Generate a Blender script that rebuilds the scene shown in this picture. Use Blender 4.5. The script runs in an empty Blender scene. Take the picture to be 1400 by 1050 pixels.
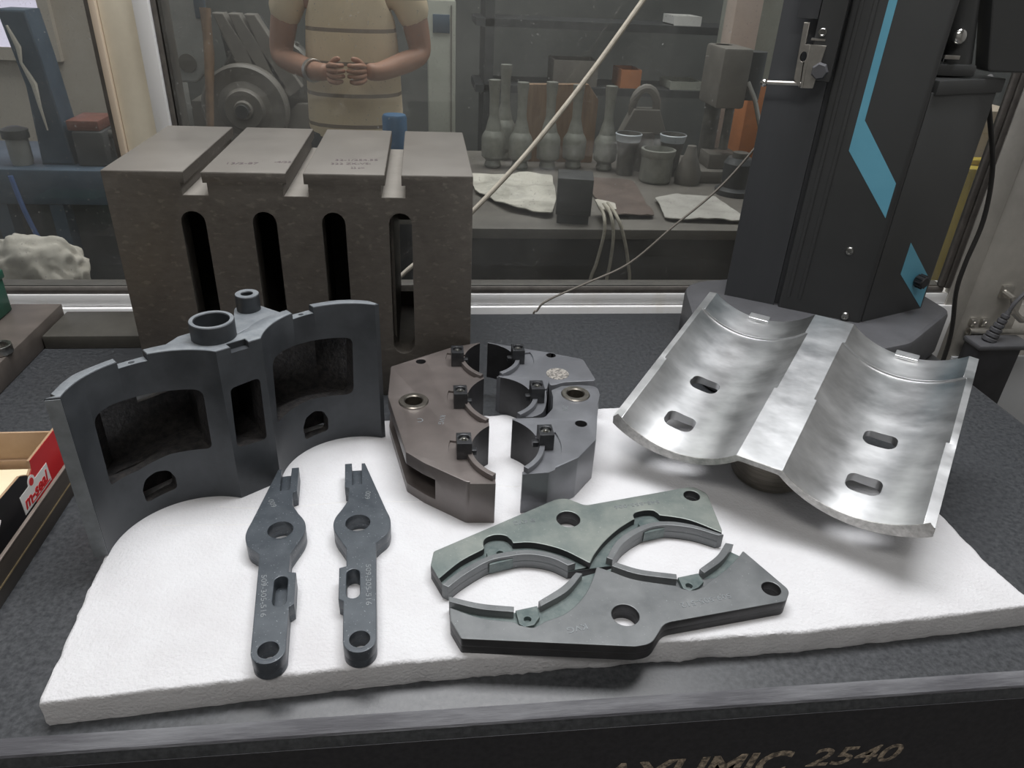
import bpy, bmesh, math, random
from mathutils import Vector, Matrix, noise
random.seed(7)
PI = math.pi
SC = bpy.context.scene
COL = SC.collection

# ------------------------------------------------------------------ camera
CH = 0.66                                    # camera height above the granite
F_PX, PITCH, YAW, ROLL = 1000.2, 0.520166, 0.133506, 0.050749
cam_d = bpy.data.cameras.new('camera'); cam = bpy.data.objects.new('camera', cam_d); COL.objects.link(cam)
cam_d.sensor_width = 36; cam_d.lens = F_PX * 36 / 1400; cam_d.clip_start = 0.01; cam_d.clip_end = 100
Fv = Vector((math.sin(YAW) * math.cos(PITCH), math.cos(YAW) * math.cos(PITCH), -math.sin(PITCH)))
R0 = Vector((math.cos(YAW), -math.sin(YAW), 0)); U0 = R0.cross(Fv)
Rv = math.cos(ROLL) * R0 + math.sin(ROLL) * U0; Uv = -math.sin(ROLL) * R0 + math.cos(ROLL) * U0
m = Matrix((Rv, Uv, -Fv)).transposed().to_4x4(); m.translation = (0, 0, CH)
cam.matrix_world = m
SC.camera = cam

# ------------------------------------------------------------------ light, world, exposure
SC.view_settings.view_transform = 'Standard'; SC.view_settings.look = 'None'
SC.view_settings.gamma = 1; SC.view_settings.use_curve_mapping = False
SC.view_settings.exposure = 0.22
w = bpy.data.worlds.new('hall_light'); SC.world = w; w.use_nodes = True
bg = w.node_tree.nodes['Background']; bg.inputs[0].default_value = (0.93, 0.97, 1.0, 1); bg.inputs[1].default_value = 0.30
def area(name, loc, target, sx, sy, power, col=(1, 1, 1)):
    d = bpy.data.lights.new(name, 'AREA'); d.shape = 'RECTANGLE'; d.size = sx; d.size_y = sy; d.energy = power; d.color = col
    o = bpy.data.objects.new(name, d); COL.objects.link(o); o.location = loc
    o.rotation_euler = (Vector(target) - Vector(loc)).to_track_quat('-Z', 'Y').to_euler()
    return o
area('ceiling_and_fill_light', (0.25, 1.18, 2.8), (0.22, 1.0, 0), 2.4, 0.7, 86, (0.99, 0.99, 1.0))
area('ceiling_and_fill_light', (-0.2, -1.2, 2.8), (-0.1, -1.0, 0), 1.8, 0.6, 30, (1.0, 0.97, 0.93))  # unseen fill light, added to lift the faces turned to the camera
area('workshop_lamp', (0.2, 3.3, 3.1), (0.2, 2.3, 0), 3.4, 1.4, 85, (1.0, 0.97, 0.93))

# ------------------------------------------------------------------ materials
def mat(name, col, rough=0.5, metal=0.0, var=0.0, scale=30.0, bump=0.0, bscale=None, col2=None, rvar=0.0, stretch=None, spec=None, lo=0.35, hi=0.65, detail=6, fleck=None):
    """principled material with a noise mottle between col and col2, noise relief and noise gloss"""
    mt = bpy.data.materials.new(name); mt.use_nodes = True
    nt = mt.node_tree; b = nt.nodes['Principled BSDF']
    b.inputs['Base Color'].default_value = (*col, 1); b.inputs['Roughness'].default_value = rough; b.inputs['Metallic'].default_value = metal
    if spec is not None: b.inputs['Specular IOR Level'].default_value = spec
    tc = nt.nodes.new('ShaderNodeTexCoord'); mp = nt.nodes.new('ShaderNodeMapping')
    nt.links.new(tc.outputs['Object'], mp.inputs[0])
    if stretch: mp.inputs['Scale'].default_value = stretch
    if col2 is not None or var or rvar:
        n = nt.nodes.new('ShaderNodeTexNoise'); n.inputs['Scale'].default_value = scale; n.inputs['Detail'].default_value = detail; n.inputs['Roughness'].default_value = 0.65
        nt.links.new(mp.outputs[0], n.inputs['Vector'])
        if col2 is None: col2 = tuple(min(1, c * (1 + var)) for c in col); c1 = tuple(c * (1 - var) for c in col)
        else: c1 = col
        r = nt.nodes.new('ShaderNodeValToRGB'); r.color_ramp.elements[0].position = lo; r.color_ramp.elements[1].position = hi
        r.color_ramp.elements[0].color = (*c1, 1); r.color_ramp.elements[1].color = (*col2, 1)
        nt.links.new(n.outputs[0], r.inputs[0]); nt.links.new(r.outputs[0], b.inputs['Base Color'])
        if rvar:
            mr = nt.nodes.new('ShaderNodeMapRange'); mr.inputs['From Min'].default_value = 0.3; mr.inputs['From Max'].default_value = 0.7
            mr.inputs['To Min'].default_value = max(0, rough - rvar); mr.inputs['To Max'].default_value = min(1, rough + rvar)
            nt.links.new(n.outputs[0], mr.inputs[0]); nt.links.new(mr.outputs[0], b.inputs['Roughness'])
    if fleck:                                # (colour, threshold, scale): pale dust and scratches
        n3 = nt.nodes.new('ShaderNodeTexNoise'); n3.inputs['Scale'].default_value = fleck[2]; n3.inputs['Detail'].default_value = 3
        nt.links.new(mp.outputs[0], n3.inputs['Vector'])
        mr = nt.nodes.new('ShaderNodeMapRange'); mr.inputs[1].default_value = fleck[1]; mr.inputs[2].default_value = fleck[1] + 0.08; nt.links.new(n3.outputs[0], mr.inputs[0])
        mc_ = nt.nodes.new('ShaderNodeMix'); mc_.data_type = 'RGBA'; mc_.inputs[7].default_value = (*fleck[0], 1); nt.links.new(mr.outputs[0], mc_.inputs[0])
        src = b.inputs['Base Color'].links[0].from_socket; nt.links.new(src, mc_.inputs[6]); nt.links.new(mc_.outputs[2], b.inputs['Base Color'])
    if bump:
        n2 = nt.nodes.new('ShaderNodeTexNoise'); n2.inputs['Scale'].default_value = bscale or scale * 4; n2.inputs['Detail'].default_value = 4
        nt.links.new(mp.outputs[0], n2.inputs['Vector'])
        bp = nt.nodes.new('ShaderNodeBump'); bp.inputs['Strength'].default_value = bump; bp.inputs['Distance'].default_value = 0.002
        nt.links.new(n2.outputs[0], bp.inputs['Height']); nt.links.new(bp.outputs[0], b.inputs['Normal'])
    return mt
M = {}
M['granite'] = mat('granite', (0.03302, 0.0355, 0.03963), 0.40, 0, scale=150, col2=(0.06771, 0.07184, 0.07761), bump=0.05, bscale=260, rvar=0.05, spec=0.5)
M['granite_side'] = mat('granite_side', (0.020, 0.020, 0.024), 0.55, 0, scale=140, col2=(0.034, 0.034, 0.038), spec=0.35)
M['rough_edge'] = mat('rough_granite_edge', (0.0675, 0.0675, 0.0765), 0.7, 0, scale=38, col2=(0.198, 0.2025, 0.216), lo=0.42, hi=0.75, stretch=(.12, 1, 1), bump=0.4, bscale=300)
M['gold'] = mat('worn_gold_paint', (0.12, 0.102, 0.084), 0.6, 0.2, scale=160, col2=(0.552, 0.456, 0.348), lo=0.42, hi=0.6)
M['foam'] = mat('white_foam', (0.5985, 0.5932, 0.6096), 0.75, 0, scale=9, col2=(0.6584, 0.662, 0.6803), bump=0.6, bscale=260, spec=0.3)
M['black_steel'] = mat('blackened_steel', (0.04928, 0.05971, 0.07203), 0.40, 0.25, scale=45, col2=(0.07582, 0.08908, 0.1042), rvar=0.06, bump=0.05, bscale=500, spec=0.8, lo=0.25, hi=0.75, fleck=((0.30, 0.33, 0.35), 0.66, 420))
M['grey_steel'] = mat('greyed_steel', (0.1129, 0.1224, 0.1283), 0.40, 0.3, scale=22, col2=(0.1782, 0.1877, 0.1925), rvar=0.06, bump=0.05, bscale=500, spec=0.8, lo=0.25, hi=0.75, fleck=((0.30, 0.32, 0.32), 0.68, 380))
M['green_steel'] = mat('greenish_blackened_steel', (0.1232, 0.1566, 0.1537), 0.40, 0.3, scale=17, col2=(0.2682, 0.29, 0.2639), rvar=0.06, bump=0.05, bscale=500, spec=0.8, lo=0.3, hi=0.75, fleck=((0.32, 0.34, 0.32), 0.67, 360))
M['pocket'] = mat('oily_green_recess', (0.085, 0.115, 0.115), 0.4, 0.3, scale=60, col2=(0.16, 0.19, 0.185))
M['speck'] = mat('stamped_mark', (0.145, 0.16, 0.17), 0.5, 0.3, scale=500, col2=(0.26, 0.28, 0.29))
M['brown_steel'] = mat('brownish_blackened_steel', (0.1054, 0.093, 0.08835), 0.36, 0.35, scale=11, col2=(0.1829, 0.1581, 0.1488), rvar=0.05, bump=0.03, bscale=300, spec=0.9, lo=0.25, hi=0.75)
M['blue_steel'] = mat('bluish_blackened_steel', (0.1394, 0.1445, 0.1581), 0.36, 0.35, scale=12, col2=(0.2125, 0.221, 0.2414), rvar=0.05, bump=0.03, bscale=300, spec=0.9, lo=0.25, hi=0.75)
M['clamp_steel'] = mat('clamp_black_steel', (0.030, 0.032, 0.036), 0.34, 0.5, scale=60, col2=(0.055, 0.057, 0.062), spec=0.8)
M['screw_steel'] = mat('bright_screw_steel', (0.42, 0.42, 0.40), 0.28, 1.0, var=0.15, scale=80)
M['bore'] = mat('dark_steel_wall', (0.030, 0.030, 0.032), 0.45, 0.3, scale=40, col2=(0.046, 0.046, 0.049))
M['bush_steel'] = mat('ground_bush_steel', (0.33, 0.31, 0.28), 0.33, 1.0, scale=60, col2=(0.5, 0.47, 0.42))
M['disc'] = mat('engraved_disc', (0.20, 0.19, 0.18), 0.5, 0.6, scale=260, col2=(0.50, 0.47, 0.43), lo=0.45, hi=0.55)
M['cast'] = mat('grey_black_cast', (0.043, 0.048, 0.054), 0.48, 0.35, scale=24, col2=(0.064, 0.070, 0.078), rvar=0.06, spec=0.6)
M['cast_edge'] = mat('machined_edge', (0.185, 0.205, 0.225), 0.42, 0.3, scale=60, col2=(0.26, 0.28, 0.30))
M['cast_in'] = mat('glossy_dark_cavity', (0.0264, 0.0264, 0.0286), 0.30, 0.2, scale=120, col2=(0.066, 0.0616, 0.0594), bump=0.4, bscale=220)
M['alu'] = mat('machined_aluminium', (0.54, 0.55, 0.56), 0.34, 1.0, scale=9, col2=(0.86, 0.87, 0.88), rvar=0.05, bump=0.004, bscale=200, lo=0.3, hi=0.7, detail=4, stretch=(1, 1.8, 1))
M['alu_rough'] = mat('sawn_aluminium', (0.40, 0.395, 0.38), 0.5, 1.0, scale=90, col2=(0.62, 0.61, 0.59), bump=0.4, bscale=300)
M['boss'] = mat('turned_brown_steel', (0.24, 0.22, 0.19), 0.42, 0.9, scale=30, col2=(0.36, 0.33, 0.29), stretch=(1, 1, 12))
M['plate_top'] = mat('ground_iron', (0.175, 0.163, 0.148), 0.42, 0.3, scale=9, col2=(0.235, 0.22, 0.20), rvar=0.05, bump=0.03, bscale=300, lo=0.2, hi=0.8)
M['slot_floor'] = mat('bright_slot_floor', (0.30, 0.28, 0.25), 0.42, 0.3, scale=20, col2=(0.42, 0.395, 0.36), lo=0.2, hi=0.8)
M['plate'] = mat('dark_oiled_iron', (0.1, 0.09004, 0.08004), 0.45, 0.2, scale=60, col2=(0.1534, 0.1401, 0.125), rvar=0.05, bump=0.10, bscale=240, lo=0.2, hi=0.8, stretch=(1, 1, 2), fleck=((0.17, 0.155, 0.135), 0.60, 70))
M['plate_in'] = mat('unpainted_casting_inside', (0.025, 0.023, 0.022), 0.7, 0, var=0.3, scale=60)
M['ink'] = mat('marker_ink', (0.10, 0.075, 0.085), 0.7)
M['bar'] = mat('rusty_flat_bar', (0.085, 0.074, 0.066), 0.5, 0.2, scale=14, col2=(0.17, 0.145, 0.128), rvar=0.06, lo=0.25, hi=0.8)
M['bar_top'] = mat('rust_brown_iron', (0.15, 0.125, 0.105), 0.5, 0.3, scale=20, col2=(0.25, 0.21, 0.185))
M['alu_frame'] = mat('white_aluminium_frame', (0.8418, 0.8278, 0.7857), 0.45, 0.1, scale=14, col2=(0.9, 0.9, 0.9), lo=0.3, hi=0.5, stretch=(1, 1, .3))
M['grey_frame'] = mat('grey_steel_frame', (0.36, 0.345, 0.315), 0.5, 0.1, scale=7, col2=(0.48, 0.46, 0.42), bump=0.03)
M['cream'] = mat('cream_panel', (0.7425, 0.675, 0.54), 0.5, 0, scale=6, col2=(0.8944, 0.8269, 0.675), lo=0.3)
M['cream_edge'] = mat('cream_edge', (0.72, 0.60, 0.47), 0.5)
M['gasket'] = mat('rubber_gasket', (0.12, 0.11, 0.10), 0.55, var=0.2, scale=30)
M['powder'] = mat('black_powder_coat', (0.058, 0.06017, 0.0609), 0.42, 0, scale=5, col2=(0.0667, 0.06887, 0.0696), bump=0.06, bscale=600, spec=0.5)
M['powder2'] = mat('grey_anodised', (0.0837, 0.08775, 0.0945), 0.42, 0.1, var=0.1, scale=8, stretch=(1, 1, .1))
M['base_grey'] = mat('grey_moulded_base', (0.09, 0.0912, 0.0984), 0.5, 0, var=0.12, scale=20, bump=0.08, bscale=500)
M['stripe'] = mat('blue_stripe_film', (0.13, 0.39, 0.53), 0.45, 0, scale=14, col2=(0.15, 0.43, 0.57))
M['black_plastic'] = mat('black_plastic', (0.0234, 0.0234, 0.026), 0.4, var=0.2, scale=20)
M['chrome'] = mat('chrome', (0.80, 0.80, 0.78), 0.16, 1.0, var=0.05)
M['nickel'] = mat('satin_nickel', (0.58, 0.56, 0.52), 0.36, 1.0, var=0.1, scale=60)
M['screen'] = mat('dull_screen', (0.20, 0.30, 0.32), 0.2, var=0.1, scale=4)
M['cord'] = mat('cream_cord', (0.42, 0.385, 0.32), 0.7, scale=60, col2=(0.55, 0.51, 0.43))
M['cable'] = mat('black_cable', (0.022, 0.021, 0.02), 0.5)
M['wire'] = mat('grey_wire', (0.16, 0.145, 0.125), 0.5)
M['card'] = mat('brown_cardboard', (0.36, 0.235, 0.14), 0.8, scale=12, col2=(0.45, 0.31, 0.20), bump=0.1)
M['red'] = mat('red_print', (0.62, 0.035, 0.04), 0.45, var=0.08, scale=10)
M['black_print'] = mat('black_print', (0.016, 0.016, 0.018), 0.5, var=0.2, scale=20)
M['white_print'] = mat('white_print', (0.80, 0.79, 0.77), 0.5)
M['block'] = mat('cream_block', (0.74, 0.66, 0.46), 0.7, var=0.08, scale=14)
M['case'] = mat('dark_brown_case', (0.042, 0.034, 0.028), 0.45, 0, scale=18, col2=(0.060, 0.050, 0.042), stretch=(1, .15, 1), lo=0.2, hi=0.8)
M['brass'] = mat('brass_line', (0.55, 0.43, 0.25), 0.4, 0.9, var=0.15, scale=50)
M['green_paint'] = mat('green_paint', (0.02, 0.09, 0.06), 0.45, var=0.15, scale=20)
M['yellow'] = mat('yellow_paint', (0.62, 0.46, 0.05), 0.5, var=0.15, scale=12)
M['wall'] = mat('workshop_wall', (0.10, 0.105, 0.10), 0.8, scale=1.4, col2=(0.17, 0.175, 0.165))
M['tan_wall'] = mat('tan_plaster', (0.42, 0.37, 0.31), 0.8, scale=2, col2=(0.50, 0.45, 0.39))
M['floor'] = mat('workshop_floor', (0.10, 0.095, 0.09), 0.7, scale=3, col2=(0.16, 0.15, 0.14))
M['bench'] = mat('greasy_bench', (0.13, 0.118, 0.105), 0.55, scale=5, col2=(0.20, 0.185, 0.165))
M['bench_front'] = mat('dark_bench_front', (0.040, 0.038, 0.037), 0.6, scale=5, col2=(0.068, 0.064, 0.06))
M['iron'] = mat('oily_iron', (0.10, 0.097, 0.09), 0.5, 0.4, scale=14, col2=(0.19, 0.185, 0.17))
M['grey_paint'] = mat('pale_grey_machine_paint', (0.36, 0.36, 0.345), 0.5, var=0.12, scale=6)
M['mid_paint'] = mat('mid_grey_machine_paint', (0.15, 0.14, 0.125), 0.5, scale=6, col2=(0.22, 0.205, 0.185))
M['dark_paint'] = mat('dark_machine_paint', (0.045, 0.048, 0.05), 0.5, scale=8, col2=(0.08, 0.082, 0.085))
M['plunger'] = mat('grey_plunger_steel', (0.23, 0.235, 0.21), 0.5, 0.4, scale=20, col2=(0.34, 0.345, 0.31))
M['wood'] = mat('brown_wood', (0.23, 0.145, 0.09), 0.6, scale=10, col2=(0.34, 0.225, 0.145), stretch=(4, 1, .5))
M['cloth'] = mat('cream_cloth', (0.60, 0.56, 0.49), 0.85, scale=8, col2=(0.72, 0.68, 0.61), bump=0.2, bscale=120)
M['dirty_cloth'] = mat('stained_sheet', (0.36, 0.345, 0.30), 0.85, scale=9, col2=(0.66, 0.63, 0.56), lo=0.3, hi=0.6)
M['brown_sheet'] = mat('brown_sheet', (0.14, 0.105, 0.09), 0.6, var=0.2, scale=10)
M['plastic_sheet'] = mat('white_plastic_sheet', (0.45, 0.43, 0.40), 0.4, scale=8, col2=(0.62, 0.60, 0.56))
M['blue_paint'] = mat('dark_blue_paint', (0.055, 0.085, 0.125), 0.5, scale=7, col2=(0.09, 0.13, 0.18))
M['blue_can'] = mat('blue_plastic', (0.05, 0.14, 0.27), 0.45, var=0.1, scale=10)
M['white_cup'] = mat('pale_blue_plastic', (0.50, 0.54, 0.58), 0.4, var=0.08, scale=10)
M['copper'] = mat('brown_pipe', (0.26, 0.17, 0.11), 0.5, 0.4, var=0.2, scale=20)
M['orange'] = mat('orange_box', (0.48, 0.19, 0.08), 0.6, var=0.15, scale=8)
M['pinkish'] = mat('pinkish_post', (0.62, 0.50, 0.43), 0.6, scale=5, col2=(0.70, 0.58, 0.51))
M['sage'] = mat('sage_cabinet', (0.40, 0.41, 0.36), 0.5, var=0.08, scale=6)
M['skin'] = mat('skin', (0.40, 0.215, 0.145), 0.5, var=0.06, scale=10)
M['shirt'] = None
M['hair'] = mat('dark_hair', (0.02, 0.016, 0.014), 0.6)
M['trouser'] = mat('dark_trousers', (0.05, 0.052, 0.06), 0.8, var=0.15, scale=30)
M['sole'] = mat('dark_shoes', (0.02, 0.018, 0.016), 0.5)

def shirt_mat():
    mt = bpy.data.materials.new('cream_striped_knit'); mt.use_nodes = True; nt = mt.node_tree; b = nt.nodes['Principled BSDF']
    tc = nt.nodes.new('ShaderNodeTexCoord'); sp = nt.nodes.new('ShaderNodeSeparateXYZ'); nt.links.new(tc.outputs['Object'], sp.inputs[0])
    md = nt.nodes.new('ShaderNodeMath'); md.operation = 'PINGPONG'; md.inputs[1].default_value = 0.05; nt.links.new(sp.outputs[2], md.inputs[0])
    r = nt.nodes.new('ShaderNodeValToRGB'); r.color_ramp.interpolation = 'CONSTANT'
    r.color_ramp.elements[0].color = (0.30, 0.24, 0.19, 1); r.color_ramp.elements[1].color = (0.82, 0.67, 0.47, 1)
    mm = nt.nodes.new('ShaderNodeMath'); mm.operation = 'MULTIPLY'; mm.inputs[1].default_value = 20; nt.links.new(md.outputs[0], mm.inputs[0])
    r.color_ramp.elements[1].position = 0.12
    nt.links.new(mm.outputs[0], r.inputs[0]); nt.links.new(r.outputs[0], b.inputs['Base Color']); b.inputs['Roughness'].default_value = 0.85
    return mt
M['shirt'] = shirt_mat()

def glass_mat():
    """thin pane: clear, mirror by fresnel, and a film of dust with specks"""
    mt = bpy.data.materials.new('dusty_pane'); mt.use_nodes = True; nt = mt.node_tree; nt.nodes.clear()
    out = nt.nodes.new('ShaderNodeOutputMaterial')
    tr = nt.nodes.new('ShaderNodeBsdfTransparent'); tr.inputs[0].default_value = (0.93, 0.95, 0.95, 1)
    gl = nt.nodes.new('ShaderNodeBsdfGlossy'); gl.inputs['Roughness'].default_value = 0.03
    lw = nt.nodes.new('ShaderNodeFresnel'); lw.inputs[0].default_value = 1.45
    mx = nt.nodes.new('ShaderNodeMixShader'); nt.links.new(lw.outputs[0], mx.inputs[0]); nt.links.new(tr.outputs[0], mx.inputs[1]); nt.links.new(gl.outputs[0], mx.inputs[2])
    df = nt.nodes.new('ShaderNodeBsdfDiffuse'); df.inputs[0].default_value = (0.62, 0.62, 0.60, 1)
    tc = nt.nodes.new('ShaderNodeTexCoord')
    n1 = nt.nodes.new('ShaderNodeTexNoise'); n1.inputs['Scale'].default_value = 5; n1.inputs['Detail'].default_value = 5; nt.links.new(tc.outputs['Object'], n1.inputs[0])
    n2 = nt.nodes.new('ShaderNodeTexNoise'); n2.inputs['Scale'].default_value = 210; n2.inputs['Detail'].default_value = 2; nt.links.new(tc.outputs['Object'], n2.inputs[0])
    a = nt.nodes.new('ShaderNodeMapRange'); a.inputs[1].default_value = 0.35; a.inputs[2].default_value = 0.7; a.inputs[3].default_value = 0.045; a.inputs[4].default_value = 0.11; nt.links.new(n1.outputs[0], a.inputs[0])
    s = nt.nodes.new('ShaderNodeMapRange'); s.inputs[1].default_value = 0.66; s.inputs[2].default_value = 0.76; s.inputs[3].default_value = 0.0; s.inputs[4].default_value = 0.32; nt.links.new(n2.outputs[0], s.inputs[0])
    ad = nt.nodes.new('ShaderNodeMath'); ad.operation = 'ADD'; nt.links.new(a.outputs[0], ad.inputs[0]); nt.links.new(s.outputs[0], ad.inputs[1])
    m2 = nt.nodes.new('ShaderNodeMixShader'); nt.links.new(ad.outputs[0], m2.inputs[0]); nt.links.new(mx.outputs[0], m2.inputs[1]); nt.links.new(df.outputs[0], m2.inputs[2])
    nt.links.new(m2.outputs[0], out.inputs[0])
    return mt
M['glass'] = glass_mat()

# ------------------------------------------------------------------ geometry helpers
def V(*a): return Vector(a)
def curve_mesh(outline, holes, z0, z1, bev, inset=0.0):
    """a flat plate with holes and eased edges, as a mesh"""
    cu = bpy.data.curves.new('c', 'CURVE'); cu.dimensions = '2D'; cu.fill_mode = 'BOTH'
    for lp in [outline] + list(holes):
        sp = cu.splines.new('POLY'); sp.points.add(len(lp) - 1); sp.use_cyclic_u = True
        for p, q in zip(sp.points, lp): p.co = (q[0], q[1], 0, 1)
    cu.extrude = (z1 - z0) / 2 - bev; cu.bevel_depth = bev; cu.bevel_resolution = 1; cu.offset = -bev - inset
    ob = bpy.data.objects.new('c', cu)
    me = bpy.data.meshes.new_from_object(ob)
    bpy.data.objects.remove(ob); bpy.data.curves.remove(cu)
    me.transform(Matrix.Translation((0, 0, (z0 + z1) / 2)))
    return me
def circle(cx, cy, r, n=32, ry=None, a0=0.0):
    return [(cx + r * math.cos(a0 + 2 * PI * i / n), cy + (ry or r) * math.sin(a0 + 2 * PI * i / n)) for i in range(n)]
def arc(cx, cy, r, a0, a1, n=16):
    return [(cx + r * math.cos(math.radians(a0 + (a1 - a0) * i / n)), cy + r * math.sin(math.radians(a0 + (a1 - a0) * i / n))) for i in range(n + 1)]
def slot(cx, cy, hw, hl, n=8):
    """a vertical stadium"""
    return arc(cx, cy + hl - hw, hw, 0, 180, n) + arc(cx, cy - hl + hw, hw, 180, 360, n)
def rrect(x0, y0, x1, y1, r, n=5):
    return arc(x1 - r, y1 - r, r, 0, 90, n) + arc(x0 + r, y1 - r, r, 90, 180, n) + arc(x0 + r, y0 + r, r, 180, 270, n) + arc(x1 - r, y0 + r, r, 270, 360, n)
def smooth(pts, n=6, closed=False):
    """Catmull-Rom through the points"""
    P = [Vector(p) for p in pts]; out = []; N = len(P)
    for i in range(N if closed else N - 1):
        if closed: a, b, c, d = P[i - 1], P[i], P[(i + 1) % N], P[(i + 2) % N]
        else:
            b, c = P[i], P[i + 1]; a = P[i - 1] if i else b - (c - b); d = P[i + 2] if i + 2 < N else c + (c - b)
        for k in range(n):
            t = k / n
            out.append(0.5 * ((2 * b) + (c - a) * t + (2 * a - 5 * b + 4 * c - d) * t * t + (3 * b - a - 3 * c + d) * t ** 3))
    if not closed: out.append(P[-1])
    return [tuple(p) for p in out]
def fillet(pts, rad, n=4):
    """round the corners of a closed polygon; rad is a number or a list"""
    out = []; N = len(pts)
    for i in range(N):
        r = rad[i] if isinstance(rad, (list, tuple)) else rad
        p = Vector(pts[i][:2]); a = Vector(pts[i - 1][:2]) - p; b = Vector(pts[(i + 1) % N][:2]) - p
        if r <= 0 or a.length < 1e-6 or b.length < 1e-6: out.append(tuple(p)); continue
        ang = a.angle(b)
        if ang > 3.05: out.append(tuple(p)); continue
        d = min(r / math.tan(ang / 2), a.length * 0.48, b.length * 0.48)
        p0 = p + a.normalized() * d; p1 = p + b.normalized() * d
        for k in range(n + 1):
            t = k / n; out.append(tuple((1 - t) ** 2 * p0 + 2 * t * (1 - t) * p + t * t * p1))
    return out
class MB:
    def __init__(s): s.bm = bmesh.new()
    def me(s, me, mx=None):
        if mx is not None: me.transform(mx)
        s.bm.from_mesh(me); bpy.data.meshes.remove(me); return s
    def prism(s, outline, z0, z1, holes=(), bev=0.0006, mx=None, inset=0.0): return s.me(curve_mesh(outline, holes, z0, z1, bev, inset), mx)
    def box(s, a, b, bev=0.0, mx=None):
        a, b = Vector(a), Vector(b); g = bmesh.new(); bmesh.ops.create_cube(g, size=1)
        bmesh.ops.scale(g, vec=b - a, verts=g.verts); bmesh.ops.translate(g, vec=(a + b) / 2, verts=g.verts)
        if bev: bmesh.ops.bevel(g, geom=g.edges[:], offset=bev, segments=2, affect='EDGES', profile=0.5)
        return s.add(g, mx)
    def add(s, g, mx=None):
        me = bpy.data.meshes.new('t'); g.to_mesh(me); g.free(); return s.me(me, mx)
    def lathe(s, prof, mx=None, seg=32, closed=False):
        """prof: (r, z) pairs turned about z"""
        g = bmesh.new(); rings = []
        for r, z in prof:
            rings.append([g.verts.new((r * math.cos(2 * PI * i / seg), r * math.sin(2 * PI * i / seg), z)) for i in range(seg)] if r > 1e-6 else [g.verts.new((0, 0, z))])
        pairs = list(zip(rings[:-1], rings[1:])) + ([(rings[-1], rings[0])] if closed else [])
        for a, b in pairs:
            for i in range(seg):
                j = (i + 1) % seg
                if len(a) == 1 and len(b) == 1: continue
                if len(a) == 1: g.faces.new((a[0], b[i], b[j]))
                elif len(b) == 1: g.faces.new((a[i], a[j], b[0]))
                else: g.faces.new((a[i], a[j], b[j], b[i]))
        bmesh.ops.recalc_face_normals(g, faces=g.faces[:]); return s.add(g, mx)
    def cyl(s, p0, p1, r, r2=None, seg=24, bev=0.0):
        p0, p1 = Vector(p0), Vector(p1); L = (p1 - p0).length; r2 = r if r2 is None else r2
        mx = Matrix.Translation(p0) @ (p1 - p0).to_track_quat('Z', 'Y').to_matrix().to_4x4()
        pr = [(0, 0), (r - bev, 0), (r, bev), (r2, L - bev), (r2 - bev, L), (0, L)] if bev else [(0, 0), (r, 0), (r2, L), (0, L)]
        return s.lathe(pr, mx, seg)
    def ring(s, p0, p1, ro, ri, seg=32, bev=0.0008):
        p0, p1 = Vector(p0), Vector(p1); L = (p1 - p0).length
        mx = Matrix.Translation(p0) @ (p1 - p0).to_track_quat('Z', 'Y').to_matrix().to_4x4()
        return s.lathe([(ri, 0), (ro, 0), (ro, L - bev), (ro - bev, L), (ri + bev, L), (ri, L - bev)], mx, seg, True)
    def ball(s, c, r, sc=(1, 1, 1), seg=20, mx=None):
        g = bmesh.new(); bmesh.ops.create_uvsphere(g, u_segments=seg, v_segments=seg // 2 + 2, radius=r)
        bmesh.ops.scale(g, vec=sc, verts=g.verts); bmesh.ops.translate(g, vec=c, verts=g.verts); return s.add(g, mx)
    def tube(s, path, r, seg=10, radii=None):
        g = bmesh.new(); P = [Vector(p) for p in path]; rings = []; up = Vector((0.13, 0.21, 1)).normalized()
        for i, p in enumerate(P):
            t = (P[min(i + 1, len(P) - 1)] - P[max(i - 1, 0)]).normalized()
            x = t.cross(up)
            if x.length < 1e-3: x = t.cross(Vector((1, 0, 0)))
            x.normalize(); y = t.cross(x); rr = radii[i] if radii else r
            rings.append([g.verts.new(p + rr * (math.cos(2 * PI * k / seg) * x + math.sin(2 * PI * k / seg) * y)) for k in range(seg)])
        for a, b in zip(rings[:-1], rings[1:]):
            for k in range(seg): g.faces.new((a[k], a[(k + 1) % seg], b[(k + 1) % seg], b[k]))
        g.faces.new(rings[0][::-1]); g.faces.new(rings[-1]); bmesh.ops.recalc_face_normals(g, faces=g.faces[:]); return s.add(g)
    def mesh(s):
        me = bpy.data.meshes.new('t'); s.bm.to_mesh(me); s.bm.free(); return me
def cut(a, b, op='DIFFERENCE'):
    """boolean of two meshes"""
    oa = bpy.data.objects.new('a', a); ob = bpy.data.objects.new('b', b); COL.objects.link(oa); COL.objects.link(ob)
    md = oa.modifiers.new('b', 'BOOLEAN'); md.operation = op; md.object = ob; md.solver = 'EXACT'; md.use_self = True
    dg = bpy.context.evaluated_depsgraph_get(); me = bpy.data.meshes.new_from_object(oa.evaluated_get(dg))
    bpy.data.objects.remove(oa); bpy.data.objects.remove(ob); bpy.data.meshes.remove(a); bpy.data.meshes.remove(b)
    return me
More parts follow.
